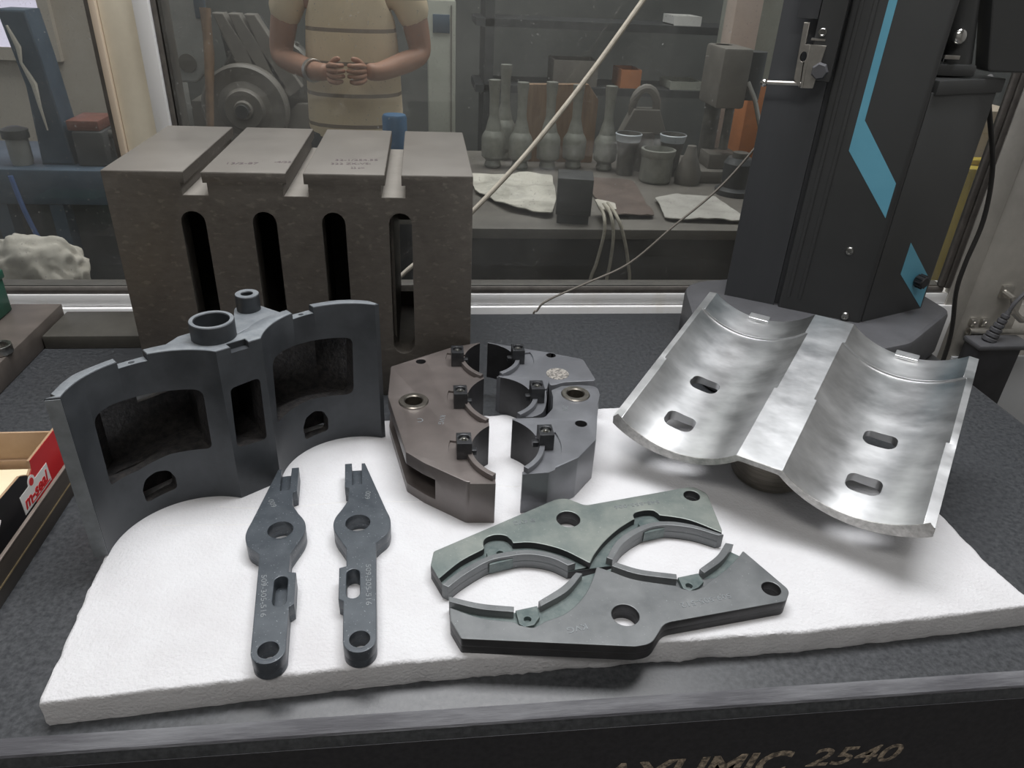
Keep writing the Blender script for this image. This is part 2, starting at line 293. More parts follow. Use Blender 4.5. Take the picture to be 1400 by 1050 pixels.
def obj(name, me, material, parent=None, world=True, ang=32, bevel=0.0, second=None):
    """link a mesh as one object; with a parent, world coordinates are turned into the parent's own"""
    if isinstance(me, MB): me = me.mesh()
    me.name = name; me.materials.clear()
    me.materials.append(M[material] if isinstance(material, str) else material)
    for p in me.polygons: p.material_index = 0
    if second:                               # (material, test on a face's centre and normal)
        me.materials.append(M[second[0]])
        for p in me.polygons:
            if second[1](p.center, p.normal): p.material_index = 1
    me.shade_smooth(); me.set_sharp_from_angle(angle=math.radians(ang))
    o = bpy.data.objects.new(name, me); COL.objects.link(o)
    if parent is not None:
        o.parent = parent
        if world:
            r = parent
            mw = Matrix.Identity(4); q = parent
            while q is not None: mw = q.matrix_basis @ mw; q = q.parent
            me.transform(mw.inverted())
    if bevel:
        b = o.modifiers.new('ease', 'BEVEL'); b.width = bevel; b.segments = 2; b.limit_method = 'ANGLE'; b.angle_limit = math.radians(40)
    return o
def tag(o, label=None, cat=None, group=None, kind=None):
    if label: o['label'] = label
    if cat: o['category'] = cat
    if group: o['group'] = group
    if kind: o['kind'] = kind
    return o
def thing(name, label, cat, loc=(0, 0, 0), rot=None, group=None):
    o = bpy.data.objects.new(name, None); COL.objects.link(o); o.empty_display_size = 0.02
    mx = Matrix.Translation(loc)
    if rot is not None: mx = mx @ rot.to_4x4()
    o.matrix_basis = mx
    return tag(o, label, cat, group)
def struct(name, me, material, **k): return tag(obj(name, me, material, **k), kind='structure')
def text_mesh(body, size, depth=0.0004, shear=0.0, bold=0.0):
    cu = bpy.data.curves.new('t', 'FONT'); cu.body = body; cu.size = size; cu.extrude = depth; cu.shear = shear; cu.offset = bold
    cu.align_x = 'CENTER'; cu.align_y = 'CENTER'; cu.resolution_u = 3
    ob = bpy.data.objects.new('t', cu); me = bpy.data.meshes.new_from_object(ob); bpy.data.objects.remove(ob); bpy.data.curves.remove(cu); return me
def fit_text(me, w, h):
    xs = [v.co.x for v in me.vertices]; ys = [v.co.y for v in me.vertices]
    cx, cy = (min(xs) + max(xs)) / 2, (min(ys) + max(ys)) / 2; kx = w / (max(xs) - min(xs)); ky = h / (max(ys) - min(ys))
    for v in me.vertices: v.co.x = (v.co.x - cx) * kx; v.co.y = (v.co.y - cy) * ky
    return me
def RZ(d): return Matrix.Rotation(math.radians(d), 4, 'Z')
def T(*p): return Matrix.Translation(p)
def basis(o, x, y, z):
    mx = Matrix((Vector(x), Vector(y), Vector(z))).transposed().to_4x4(); mx.translation = o; return mx

FT = 0.036                                   # top of the foam sheet

# ------------------------------------------------------------------ setting
WY = 1.60                                    # front face of the window wall
struct('floor', MB().box((-5, -2.5, -0.95), (5, 6.2, -0.85)), 'floor')
struct('wall_back', MB().box((-5, 5.6, -0.85), (5, 5.75, 3.2)), 'wall')
struct('wall_left', MB().box((-3.6, 4.3, -0.85), (-1.35, 4.45, 3.2)), 'tan_wall')
room = mat('room_paint', (0.20, 0.195, 0.185), 0.8, scale=1.5, col2=(0.26, 0.255, 0.245))
struct('ceiling', MB().box((-2.6, -2.5, 2.86), (2.6, 1.72, 2.95)), mat('pale_ceiling', (0.62, 0.62, 0.61), 0.8, var=0.03, scale=2))
struct('wall_front', MB().box((-2.6, -2.6, -0.85), (2.6, -2.5, 2.95)), room)
struct('wall_room_left', MB().box((-2.6, -2.5, -0.85), (-2.5, 1.60, 2.95)), room)
struct('wall_room_right', MB().box((2.5, -2.5, -0.85), (2.6, 1.60, 2.95)), room)
struct('wall_lintel', MB().box((-2.6, 1.595, 1.7), (2.6, 1.70, 2.86)), room)
struct('wall_below_sill', MB().box((-2.5, 1.64, -0.85), (1.33, 1.69, -0.047)), room)
wl = bpy.data.materials.new('daylight_pane'); wl.use_nodes = True
b_ = wl.node_tree.nodes['Principled BSDF']; b_.inputs['Base Color'].default_value = (0.6, 0.55, 0.62, 1)
b_.inputs['Emission Color'].default_value = (0.86, 0.80, 0.98, 1); b_.inputs['Emission Strength'].default_value = 0.62
w4 = struct('window_4', MB().box((-2.75, 4.27, 0.19), (-1.87, 4.298, 0.72)), wl)
tag(obj('window_frame', MB().box((-2.80, 4.262, 0.13), (-1.82, 4.30, 0.19)).box((-1.87, 4.262, 0.19), (-1.82, 4.30, 0.72)).box((-2.8, 4.262, 0.42), (-1.87, 4.29, 0.437)), 'tan_wall', w4))
# sill, gaskets, mullion between the two panes
struct('trim_1', MB().box((-2.5, WY, -0.046), (1.353, WY + 0.09, -0.018), 0.002).box((-2.5, WY - 0.008, -0.30), (1.353, WY + 0.09, -0.0485), 0.002), 'alu_frame')
g1 = MB()
for a, b in ((-2.5, -0.612), (-0.503, 1.312)): g1.box((a, WY + 0.002, -0.018), (b, WY + 0.05, 0.0005), 0.006)
struct('trim_2', g1, 'gasket')
struct('trim_3', MB().box((-0.598, WY + 0.006, -0.02), (-0.534, WY + 0.08, 1.7), 0.002), 'cream')
struct('trim_4', MB().box((-0.611, WY - 0.004, -0.02), (-0.5985, WY + 0.08, 1.7), 0.002), 'cream_edge')
struct('trim_5', MB().box((-0.5335, WY - 0.004, -0.02), (-0.503, WY + 0.08, 1.7), 0.003), 'alu_frame')
struct('trim_6', MB().box((-0.5025, WY + 0.004, 0), (-0.493, WY + 0.06, 1.7), 0.003).box((-0.4915, WY + 0.008, 0), (-0.484, WY + 0.06, 1.7), 0.003), 'gasket')
struct('trim_7', MB().box((-0.622, WY + 0.004, 0), (-0.6115, WY + 0.06, 1.7), 0.003), 'gasket')
struct('window_1', MB().box((-2.5, WY + 0.006, 0), (-0.615, WY + 0.010, 1.7)), 'glass')
struct('window_2', MB().box((-0.49, WY + 0.006, 0), (1.305, WY + 0.010, 1.7)), 'glass')
# right end of the wall: rubber edge, corner post, door
struct('trim_8', MB().box((1.292, WY - 0.002, 0.0), (1.306, WY + 0.014, 1.7), 0.004).box((1.3075, WY - 0.004, -0.004), (1.323, WY + 0.014, 1.7), 0.004), 'gasket')
struct('wall_right', MB().box((1.3235, WY - 0.004, -0.85), (1.386, WY + 0.016, 1.7), 0.003), 'grey_frame')
dr = struct('door_1', MB().box((1.389, WY + 0.002, -0.85), (1.545, WY + 0.03, 1.7), 0.003).box((1.545, WY + 0.002, -0.85), (2.49, WY + 0.07, -0.05), 0.003), 'grey_frame')
obj('door_pane', MB().box((1.545, WY + 0.03, -0.05), (2.49, WY + 0.034, 1.7)), 'glass', dr)
obj('kick_panel', MB().box((1.40, WY - 0.006, -0.80), (2.25, WY + 0.002, -0.20), 0.002), mat('pale_grey_panel', (0.42, 0.43, 0.44), 0.5), dr)
hb = MB()
hb.tube([(1.475, WY, -0.012), (1.475, WY - 0.038, -0.016), (1.485, WY - 0.046, -0.05), (1.51, WY - 0.05, -0.07), (1.60, WY - 0.05, -0.07)], 0.0085)
hb.box((1.466, WY - 0.008, -0.03), (1.50, WY + 0.002, 0.004), 0.003)
obj('door_handle', hb, 'nickel', dr)
bt = MB().ring((1.404, WY - 0.02, -0.1185), (1.45, WY - 0.02, -0.1185), 0.0115, 0.007, 20).cyl((1.415, WY - 0.02, -0.1185), (1.72, WY - 0.02, -0.1185), 0.0085, seg=16)
for x in (1.412, 1.443): bt.box((x, WY - 0.012, -0.108), (x + 0.018, WY + 0.002, -0.088), 0.003).cyl((x + 0.009, WY - 0.016, -0.098), (x + 0.009, WY - 0.012, -0.098), 0.005, seg=10)
obj('door_bolt', bt, 'nickel', dr)

# ------------------------------------------------------------------ granite table
gt = obj('granite_surface_plate', MB().box((-1.15, 0.4635, -0.22), (1.054, 1.465, 0.0), 0.02), 'granite')
tag(gt, 'large dark grey granite table slab under all the machined parts, gold lettering on its front', 'table')
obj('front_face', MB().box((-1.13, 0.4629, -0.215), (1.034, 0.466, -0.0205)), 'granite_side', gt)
ep = [(0.4676, -0.0085), (0.4689, -0.0059), (0.4800, -0.0008), (0.4835, -0.0001), (0.4835, -0.0012), (0.4700, -0.0080)]
obj('rough_edge', MB().prism(ep, -1.13, 1.034, (), 0.0, basis((0, 0, 0), (0, 1, 0), (0, 0, 1), (1, 0, 0))), 'rough_edge', gt)
fm = basis((0, 0.4627, 0), (1, 0, 0), (0, 0, 1), (0, -1, 0))
t1 = fit_text(text_mesh('AXUMIC', 0.05, 0.0004, 0.22, 0.0012), 0.226, 0.044); t1.transform(fm @ T(0.288, -0.105, 0))
t2 = fit_text(text_mesh('2540', 0.05, 0.0004, 0.22, 0.0004), 0.113, 0.032); t2.transform(fm @ Matrix.Translation((0.477, -0.1015, 0)) @ RZ(-1.5))
obj('lettering', MB().me(t1).me(t2), 'gold', gt)

# ------------------------------------------------------------------ foam sheet
def foam_sheet():
    base = [(-0.3705, 0.4925), (-0.377, 0.60), (-0.3815, 0.70), (-0.384, 0.80), (-0.386, 0.95), (-0.20, 0.965), (-0.072, 0.9735), (0.105, 0.983), (0.294, 0.998), (0.50, 1.005), (0.672, 1.01), (0.688, 0.85), (0.694, 0.70), (0.695, 0.62), (0.703, 0.565), (0.7095, 0.543), (0.56, 0.533), (0.41, 0.524), (0.2, 0.521), (-0.03, 0.5145), (-0.2, 0.504)]
    pts = []
    for i in range(len(base)):
        a, b = Vector(base[i]), Vector(base[(i + 1) % len(base)]); n = max(2, int((b - a).length / 0.006))
        pts += [a.lerp(b, k / n) for k in range(n)]
    rings = []; g = bmesh.new(); c = Vector((0.16, 0.75))
    for z, inset in ((0.0005, 0.002), (0.006, 0.0), (0.018, 0.0005), (FT - 0.005, 0.0), (FT - 0.0012, 0.0012), (FT, 0.005)):
        r = []
        for p in pts:
            q = p + (c - p).normalized() * (inset + 0.0022 * noise.noise(Vector((p.x * 45, p.y * 45, z * 60))) + 0.0014 * noise.noise(Vector((p.x * 160, p.y * 160, z * 90))))
            r.append(g.verts.new((q.x, q.y, z)))
        rings.append(r)
    for a, b in zip(rings[:-1], rings[1:]):
        for i in range(len(pts)): j = (i + 1) % len(pts); g.faces.new((a[i], a[j], b[j], b[i]))
    g.faces.new(rings[-1]); g.faces.new(rings[0][::-1])
    bmesh.ops.recalc_face_normals(g, faces=g.faces[:])
    return MB().add(g)
fo = tag(obj('foam_sheet', foam_sheet(), 'foam', ang=60), 'white packing foam sheet lying on the granite under the metal parts', 'foam')
crease = MB()
for pth in ([(-0.27, 0.775, FT), (-0.2, 0.768, FT), (-0.1, 0.776, FT), (-0.03, 0.772, FT), (0.06, 0.768, FT)], [(-0.33, 0.742, FT), (-0.22, 0.738, FT), (-0.16, 0.742, FT)], [(0.09, 0.80, FT), (0.12, 0.797, FT), (0.15, 0.80, FT)]):
    crease.tube([(q[0], q[1], FT - 0.0004) for q in smooth(pth, 4)], 0.0008, 5)
obj('crease', crease, mat('foam_crease', (0.72, 0.71, 0.70), 0.7), fo)

# ------------------------------------------------------------------ levers
def lever(name, label, o, v, mirror, slot_through):
    v = Vector(v).normalized(); u = Vector((v.y, -v.x)); sx = -1 if mirror else 1
    root = thing(name, label, 'lever', (o[0], o[1], FT), Matrix(((u.x, v.x, 0), (u.y, v.y, 0), (0, 0, 1))), 'pair of forked levers')
    Y = lambda pts: [(sx * p[0], p[1]) for p in (pts if not mirror else pts[::-1])]
    H = 0.0235
    left = [(-0.0160, 0.3045), (-0.0160, 0.2530), (-0.0105, 0.2500), (-0.0118, 0.2250)] + smooth([(-0.0195, 0.2080), (-0.0270, 0.1935), (-0.0293, 0.1800), (-0.0266, 0.1655), (-0.0190, 0.1480), (-0.0137, 0.1360)], 5)
    left += [(-0.0135, 0.1070), (-0.0215, 0.1050), (-0.0218, 0.0580), (-0.0166, 0.0540), (-0.0168, 0.0)]
    right = arc(0, 0, 0.0168, 180, 360, 20)[1:] + [(0.0205, 0.1400)] + smooth([(0.0265, 0.1470), (0.0350, 0.1565), (0.0392, 0.1710), (0.0388, 0.1850), (0.0350, 0.2000)], 5)
    out = left + right
    lo = Y(out + [(0.0108, 0.3030)])
    hi = Y(out + [(0.0108, 0.3030), (0.0062, 0.3030), (0.0056, 0.2570), (-0.0062, 0.2570), (-0.0068, 0.3045)])
    holes = [Y(circle(0, 0.1797, 0.0157, 36)), Y(circle(0, 0, 0.0112, 30))]
    sl = Y(slot(-0.0062, 0.0790, 0.0073, 0.0222))
    mb = MB()
    if slot_through: mb.prism(lo, 0, 0.0115, holes + [sl], 0.0003, None, 0.0002).prism(hi, 0.0095, H, holes + [sl], 0.0008)
    else: mb.prism(lo, 0, 0.007, holes, 0.0003, None, 0.0002).prism(lo, 0.0055, 0.0115, holes + [sl], 0.0003, None, 0.0003).prism(hi, 0.0095, H, holes + [sl], 0.0008)
    obj('lever_body', mb, 'black_steel', root, world=False)
    for c, r in (((0, 0.1797), 0.0157), ((0, 0), 0.0112)): obj('hole_rim', MB().lathe([(r - 0.0006, H - 0.004), (r + 0.0012, H + 0.0002), (r - 0.0006, H + 0.0002)], T(c[0], c[1], 0), 36, True), 'black_steel', root, world=False)
    a = fit_text(text_mesh('009', 0.012), 0.016, 0.0066); a.transform(T(sx * 0.013, 0.232, H) @ RZ(-97 if not mirror else -70)); obj('stamped_number', a, 'speck', root, world=False)
    a = fit_text(text_mesh('509-305-516', 0.008), 0.062, 0.0058); a.transform(T(sx * 0.0105, 0.075, H) @ RZ(-91 if not mirror else -86)); obj('stamped_number', a, 'speck', root, world=False)
    return root
lever('forked_lever', 'black forked steel lever nearest the upright casting, its slot on the right side', (-0.1606, 0.519), (-0.0169, 0.1792), True, False)
lever('forked_lever', 'black forked steel lever with white foam showing through its slot, right of its twin', (-0.0719, 0.5265), (-0.0147, 0.1791), False, True)

# ------------------------------------------------------------------ two plates with half rings
PT, DR = 0.0215, 0.0095
def half_plate(label, outer, rec, lips, inner, holes, tabs, mtl, texts):
    """outer: the plate's outside edge; rec: edge of the recess; inner: the open bore edge; lips: bands (out, in)"""
    root = thing('ring_plate', label, 'plate', (holes[0][0], holes[0][1], FT), None, 'pair of ring plates')
    hs = [circle(*h, 32) for h in holes]
    mb = MB().prism(outer + inner[::-1], FT, FT + PT - DR, hs, 0.0003, None, 0.0002).prism(outer + rec, FT + PT - DR - 0.002, FT + PT, hs, 0.0008)
    obj('plate_body', mb, mtl, root, ang=28, second=('bore', lambda c, n: abs(n.z) < 0.3))   # steep walls take a darker steel than the tops
    for o, i in lips: obj('half_ring', MB().prism(o + i[::-1], FT + 0.001, FT + PT + 0.0004, (), 0.0006), 'grey_steel', root, ang=28)
    for pts, hole in tabs: obj('ring_tab', MB().prism(pts, FT + 0.003, FT + PT - 0.004, [circle(*hole, 16)], 0.0005), 'pocket', root)
    fl = MB().prism([(p[0], p[1]) for p in rec] + inner, FT + PT - DR - 0.001, FT + PT - DR + 0.0003, (), 0.0001)
    obj('recess_floor', fl, 'pocket', root)
    for s, x, y, w_, h_, r_ in texts:
        a = fit_text(text_mesh(s, 0.01, 0.0003), w_, h_); a.transform(T(x, y, FT + PT + 0.0001) @ RZ(r_)); obj('stamped_number', a, 'speck', root)
    return root
up_out = fillet([(0.0132, 0.6000), (0.0010, 0.6300), (0.0047, 0.6520), (0.1640, 0.7400), (0.1790, 0.7422), (0.2010, 0.7258), (0.3560, 0.7578), (0.3705, 0.7420), (0.3645, 0.6690)], [0, 0.004, 0.004, 0.03, 0.02, 0.014, 0.016, 0.016, 0], 5)
up_rec = smooth([(0.3624, 0.6640), (0.3315, 0.6884), (0.3100, 0.6970), (0.2935, 0.7012)], 5) + smooth([(0.2915, 0.7060), (0.2870, 0.7110), (0.2766, 0.7118), (0.2640, 0.7085), (0.2590, 0.7030), (0.2590, 0.6957)], 4) + smooth([(0.2560, 0.6945), (0.2337, 0.6785), (0.2109, 0.6567), (0.1943, 0.6357), (0.1864, 0.6220)], 5)
up_rec += smooth([(0.1850, 0.6225), (0.1570, 0.6462), (0.1249, 0.6600), (0.1000, 0.6610)], 5) + smooth([(0.0985, 0.6660), (0.0920, 0.6745), (0.0802, 0.6768), (0.0690, 0.6725), (0.0645, 0.6650), (0.0645, 0.6540)], 4) + smooth([(0.0620, 0.6515), (0.0353, 0.6337), (0.0103, 0.6083)], 5)
uRi = smooth([(0.3560, 0.6590), (0.3270, 0.6747), (0.2925, 0.6815), (0.2649, 0.6741), (0.2346, 0.6528), (0.2141, 0.6250)], 6)
uRo = smooth([(0.3632, 0.6600), (0.3290, 0.6808), (0.2935, 0.6890), (0.2600, 0.6805), (0.2278, 0.6580), (0.2075, 0.6290)], 6)
uLi = smooth([(0.1596, 0.6190), (0.1412, 0.6328), (0.1154, 0.6400), (0.0920, 0.6380), (0.0680, 0.6317), (0.0407, 0.6130), (0.0201, 0.5940)], 6)
uLo = smooth([(0.1690, 0.6220), (0.1440, 0.6400), (0.1160, 0.6477), (0.0900, 0.6455), (0.0650, 0.6385), (0.0344, 0.6180), (0.0132, 0.5985)], 6)
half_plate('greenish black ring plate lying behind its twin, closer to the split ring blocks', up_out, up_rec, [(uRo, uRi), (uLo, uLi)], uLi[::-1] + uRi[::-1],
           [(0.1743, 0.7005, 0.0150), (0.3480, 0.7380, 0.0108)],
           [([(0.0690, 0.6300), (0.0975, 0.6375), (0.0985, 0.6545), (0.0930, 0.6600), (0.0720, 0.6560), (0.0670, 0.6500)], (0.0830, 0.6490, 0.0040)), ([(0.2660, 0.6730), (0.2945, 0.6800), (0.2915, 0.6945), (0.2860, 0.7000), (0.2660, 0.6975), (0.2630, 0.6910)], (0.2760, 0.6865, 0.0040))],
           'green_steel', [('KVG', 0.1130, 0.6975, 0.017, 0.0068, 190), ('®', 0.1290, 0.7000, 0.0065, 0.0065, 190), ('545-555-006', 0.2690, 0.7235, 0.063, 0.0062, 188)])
lo_out = fillet([(0.3774, 0.6294), (0.4060, 0.5640), (0.3950, 0.5488), (0.2480, 0.5275), (0.2270, 0.5015), (0.2090, 0.4990), (0.0310, 0.5215), (0.0208, 0.5462), (0.0205, 0.5640)], [0, 0.012, 0.012, 0.022, 0.022, 0.02, 0.004, 0.004, 0], 6)
lo_rec = smooth([(0.0215, 0.5640), (0.0522, 0.5479), (0.0875, 0.5397)], 5) + smooth([(0.0930, 0.5350), (0.1060, 0.5310), (0.1171, 0.5358)], 5) + smooth([(0.1185, 0.5372), (0.1468, 0.5493), (0.1699, 0.5723), (0.1846, 0.5971), (0.1926, 0.6147)], 5)
lo_rec += smooth([(0.1935, 0.6150), (0.2102, 0.6050), (0.2328, 0.5919), (0.2770, 0.5795)], 5) + smooth([(0.2830, 0.5745), (0.2950, 0.5715), (0.3080, 0.5760)], 5) + smooth([(0.3164, 0.5821), (0.3435, 0.6006), (0.3667, 0.6203), (0.3756, 0.6295)], 5)
lLi1 = smooth([(0.0203, 0.5800), (0.0536, 0.5676), (0.0899, 0.5605)], 6); lLo1 = smooth([(0.0203, 0.5725), (0.0520, 0.5600), (0.0888, 0.5530)], 6)
lLi2 = smooth([(0.1175, 0.5665), (0.1469, 0.5865), (0.1668, 0.6072)], 6); lLo2 = smooth([(0.1190, 0.5590), (0.1517, 0.5792), (0.1740, 0.6050)], 6)
lRi1 = smooth([(0.2160, 0.6210), (0.2434, 0.6069), (0.2829, 0.5970)], 6); lRo1 = smooth([(0.2105, 0.6150), (0.2380, 0.5998), (0.2814, 0.5890)], 6)
lRi2 = smooth([(0.3130, 0.6035), (0.3418, 0.6243), (0.3602, 0.6453)], 6); lRo2 = smooth([(0.3165, 0.5965), (0.3460, 0.6165), (0.3690, 0.6420)], 6)
lo_in = lRi2[::-1] + lRi1[::-1] + lLi2[::-1] + lLi1[::-1]
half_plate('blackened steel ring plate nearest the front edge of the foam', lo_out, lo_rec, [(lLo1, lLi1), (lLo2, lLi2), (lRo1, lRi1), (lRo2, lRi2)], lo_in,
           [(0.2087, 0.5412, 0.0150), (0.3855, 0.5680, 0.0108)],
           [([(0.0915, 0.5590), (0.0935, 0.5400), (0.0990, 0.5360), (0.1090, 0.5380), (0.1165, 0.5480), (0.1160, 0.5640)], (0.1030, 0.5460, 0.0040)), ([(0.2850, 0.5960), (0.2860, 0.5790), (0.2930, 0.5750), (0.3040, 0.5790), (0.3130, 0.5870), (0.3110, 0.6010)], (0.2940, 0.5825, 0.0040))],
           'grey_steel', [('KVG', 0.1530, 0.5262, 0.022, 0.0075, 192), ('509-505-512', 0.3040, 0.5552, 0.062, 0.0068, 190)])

# ------------------------------------------------------------------ split ring blocks
RH = 0.066; RT = FT + RH
def circ3(a, b, c):
    (ax, ay), (bx, by), (cx, cy) = a, b, c; d = 2 * (ax * (by - cy) + bx * (cy - ay) + cx * (ay - by))
    ux = ((ax * ax + ay * ay) * (by - cy) + (bx * bx + by * by) * (cy - ay) + (cx * cx + cy * cy) * (ay - by)) / d
    uy = ((ax * ax + ay * ay) * (cx - bx) + (bx * bx + by * by) * (ax - cx) + (cx * cx + cy * cy) * (bx - ax)) / d
    return ux, uy, math.hypot(ax - ux, ay - uy)
def ring_block(name, label, outline, bores, side, mtl, bushes=(), holes=(), slots=(), disc=None, texts=(), blend=()):
    """outline follows the outside and the straight parting face; bores: (three points of the bore edge, lower recess limit, clamp xy)"""
    root = thing(name, label, 'ring block', (bushes[0][0] if bushes else holes[0][0], bushes[0][1] if bushes else holes[0][1], FT), None, 'split ring blocks')
    hs = [circle(x, y, 0.0135, 28) for x, y in bushes] + [circle(x, y, r, 20) for x, y, r in holes]
    me = MB().prism(outline, FT, RT, hs, 0.0008).mesh()
    c1 = MB(); c2 = MB()
    for (a, b, c), ylo, cl in bores:
        cx, cy, r = circ3(a, b, c)
        c1.add(lathe_solid(cx, cy, r, FT - 0.02, RT + 0.02))
        rr = r + 0.030
        a0, a1 = (166, 284) if side < 0 else (14, -104)
        sec = arc(cx, cy, rr, a0, a1, 28) + arc(cx, cy, r - 0.01, a1, a0, 28)
        sec = [(x, max(y, ylo)) for x, y in sec]
        c2.prism(sec if side < 0 else sec[::-1], RT - 0.003, RT + 0.02, (), 0.0)
    me = cut(me, c1.mesh()); me = cut(me, c2.mesh())
    for sl in slots: me = cut(me, sl)
    cs_ = [circ3(a, b, c) for (a, b, c), ylo, cl in bores]
    def in_bore(c, n):                        # oxide-black bores; hole walls painted dark to stand for their shade
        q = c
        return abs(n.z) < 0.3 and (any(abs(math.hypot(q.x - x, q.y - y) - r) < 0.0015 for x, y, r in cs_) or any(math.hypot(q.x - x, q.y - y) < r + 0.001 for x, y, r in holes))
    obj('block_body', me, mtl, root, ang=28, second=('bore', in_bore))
    for n, ((a, b, c), ylo, cl) in enumerate(bores):
        cx, cy, r = circ3(a, b, c); xe, ye = c
        e = math.degrees(math.atan2(ye - cy, xe - cx))
        s0 = math.degrees(math.atan2(cl[1] - 0.010 - cy, cl[0] - side * 0.004 - cx))
        if side < 0: e %= 360; s0 %= 360
        lip = arc(cx, cy, r, s0, e, 20) + arc(cx, cy, r + 0.0072, e, s0, 20)
        obj('half_ring', MB().prism(lip, RT - 0.006, RT + 0.0052, (), 0.0008), mtl, root, ang=28)
        cx, cy = cl; z0, z1 = RT - 0.0035, RT + 0.0215
        k = MB().prism([(cx - 0.0098, cy - 0.0132), (cx + 0.0098, cy - 0.0132), (cx + 0.0098, cy + 0.0132), (cx - 0.0098, cy + 0.0132)], z0, z1, [circle(cx, cy + 0.001, 0.0074, 24)], 0.0008)
        kb = obj('clamp_block', k, 'clamp_steel', root)
        sc = MB().ring((cx, cy + 0.001, z1 - 0.012), (cx, cy + 0.001, z1 - 0.0035), 0.0068, 0.0034, 20, 0.0006).cyl((cx, cy + 0.001, z1 - 0.012), (cx, cy + 0.001, z1 - 0.0085), 0.0045, seg=6)
        obj('socket_screw', sc, 'screw_steel', kb)
        lk_ = MB().box((min(cx, cx - side * 0.017), cy - 0.004, RT - 0.004), (max(cx, cx - side * 0.017), cy + 0.005, RT + 0.004), 0.0008)
        obj('clamp_nose', lk_, 'clamp_steel', root)
    for x, y in bushes:
        obj('bushing', MB().ring((x, y, FT + 0.01), (x, y, RT + 0.0022), 0.0218, 0.0128, 40, 0.0014), 'bush_steel', root)
    if disc: obj('engraved_disc', MB().cyl((disc[0], disc[1], RT - 0.003), (disc[0], disc[1], RT + 0.0008), 0.0180, bev=0.0004, seg=36), 'disc', root)
    for s_, x, y, w_, h_, r_ in texts:
        a = fit_text(text_mesh(s_, 0.01, 0.0003), w_, h_); a.transform(T(x, y, RT + 0.0001) @ RZ(r_)); obj('stamped_mark', a, 'speck', root)
    return root
def lathe_solid(cx, cy, r, z0, z1, seg=72):
    g = bmesh.new(); bmesh.ops.create_cone(g, cap_ends=True, segments=seg, radius1=r, radius2=r, depth=z1 - z0); bmesh.ops.translate(g, vec=(cx, cy, (z0 + z1) / 2), verts=g.verts); return g
def pz(poly, z0, z1): return MB().prism(poly, z0, z1, (), 0.0).mesh()
Lo = fillet([(0.0903, 1.1090), (0.0400, 1.0900), (-0.0560, 1.0270), (-0.0572, 0.9350), (-0.0290, 0.7930), (-0.0060, 0.7680), (0.0470, 0.7250), (0.0830, 0.7230)], [0, 0.003, 0.006, 0.01, 0.006, 0.02, 0.008, 0], 4)
ring_block('ring_block', 'long brownish black ring block with three half bores, left of the gap', Lo,
           [(((0.0904, 1.1050), (0.0606, 1.0450), (0.0872, 0.9895)), 0.9880, (0.0492, 1.0425)), (((0.0878, 0.9835), (0.0590, 0.9150), (0.0856, 0.8620)), 0.8590, (0.0480, 0.9150)), (((0.0863, 0.8510), (0.0566, 0.7860), (0.0840, 0.7345)), 0.60, (0.0468, 0.7900))],
           -1, 'brown_steel', bushes=[(-0.0196, 0.9193)], holes=[(-0.0091, 1.0428, 0.0080)],
           slots=[pz([(-0.12, 1.00), (-0.030, 1.00), (-0.030, 0.94), (-0.002, 0.812), (0.023, 0.780), (-0.004, 0.735), (-0.03, 0.70), (-0.12, 0.70)], FT + 0.015, FT + 0.047)],
           texts=[('KVG', 0.0200, 0.8680, 0.023, 0.0075, -100), ('C', -0.010, 0.868, 0.008, 0.010, 180)])
Rb = [(0.1035, 1.1095), (0.1650, 1.0840)] + fillet([(0.2061, 1.0671), (0.2560, 1.0440), (0.2630, 0.9720), (0.2128, 0.9690), (0.1850, 0.9560)], [0, 0.014, 0.006, 0.02, 0.01], 5) + smooth([(0.1795, 0.9430), (0.1775, 0.9240), (0.1730, 0.9050), (0.1650, 0.8860), (0.1500, 0.8760), (0.1290, 0.8755)], 4) + [(0.1140, 0.9350), (0.1140, 0.9880), (0.1035, 1.0000)]
ring_block('ring_block', 'rear right ring block with a pale round disc set in its top', Rb,
           [(((0.1043, 1.1050), (0.1440, 1.0450), (0.1130, 0.9960)), 0.9920, (0.1475, 1.0470)), (((0.1160, 0.9860), (0.1565, 0.9240), (0.1270, 0.8760)), 0.80, (0.1620, 0.9253))],
           1, 'blue_steel', holes=[(0.2048, 1.0591, 0.0080)], disc=(0.2054, 0.9951))
Rf = fillet([(0.1196, 0.8680), (0.1420, 0.8690), (0.1660, 0.8690), (0.1815, 0.8930), (0.1870, 0.9250), (0.1875, 0.9450), (0.2050, 0.9570), (0.2330, 0.9600), (0.2610, 0.9550), (0.2600, 0.9300), (0.2506, 0.9007), (0.2287, 0.8105), (0.1960, 0.7694), (0.1530, 0.7430), (0.1190, 0.7405)], [0, 0, 0.01, 0.02, 0.01, 0.006, 0.01, 0.01, 0.02, 0.01, 0.01, 0.004, 0.01, 0.004, 0], 4)
ring_block('ring_block', 'front right ring block with one half bore and a bright bushing', Rf,
           [(((0.1198, 0.8640), (0.1485, 0.8000), (0.1210, 0.7470)), 0.60, (0.1568, 0.8050))],
           1, 'blue_steel', bushes=[(0.2224, 0.9314)], holes=[(0.2156, 0.8511, 0.0085)],
           slots=[pz([(0.2300, 0.8340), (0.2180, 0.8400), (0.2260, 0.8800), (0.2370, 0.8880), (0.28, 0.89), (0.28, 0.83)], FT + 0.012, FT + 0.050)],
           texts=[('ZN', 0.2000, 0.893, 0.014, 0.0085, -100)])

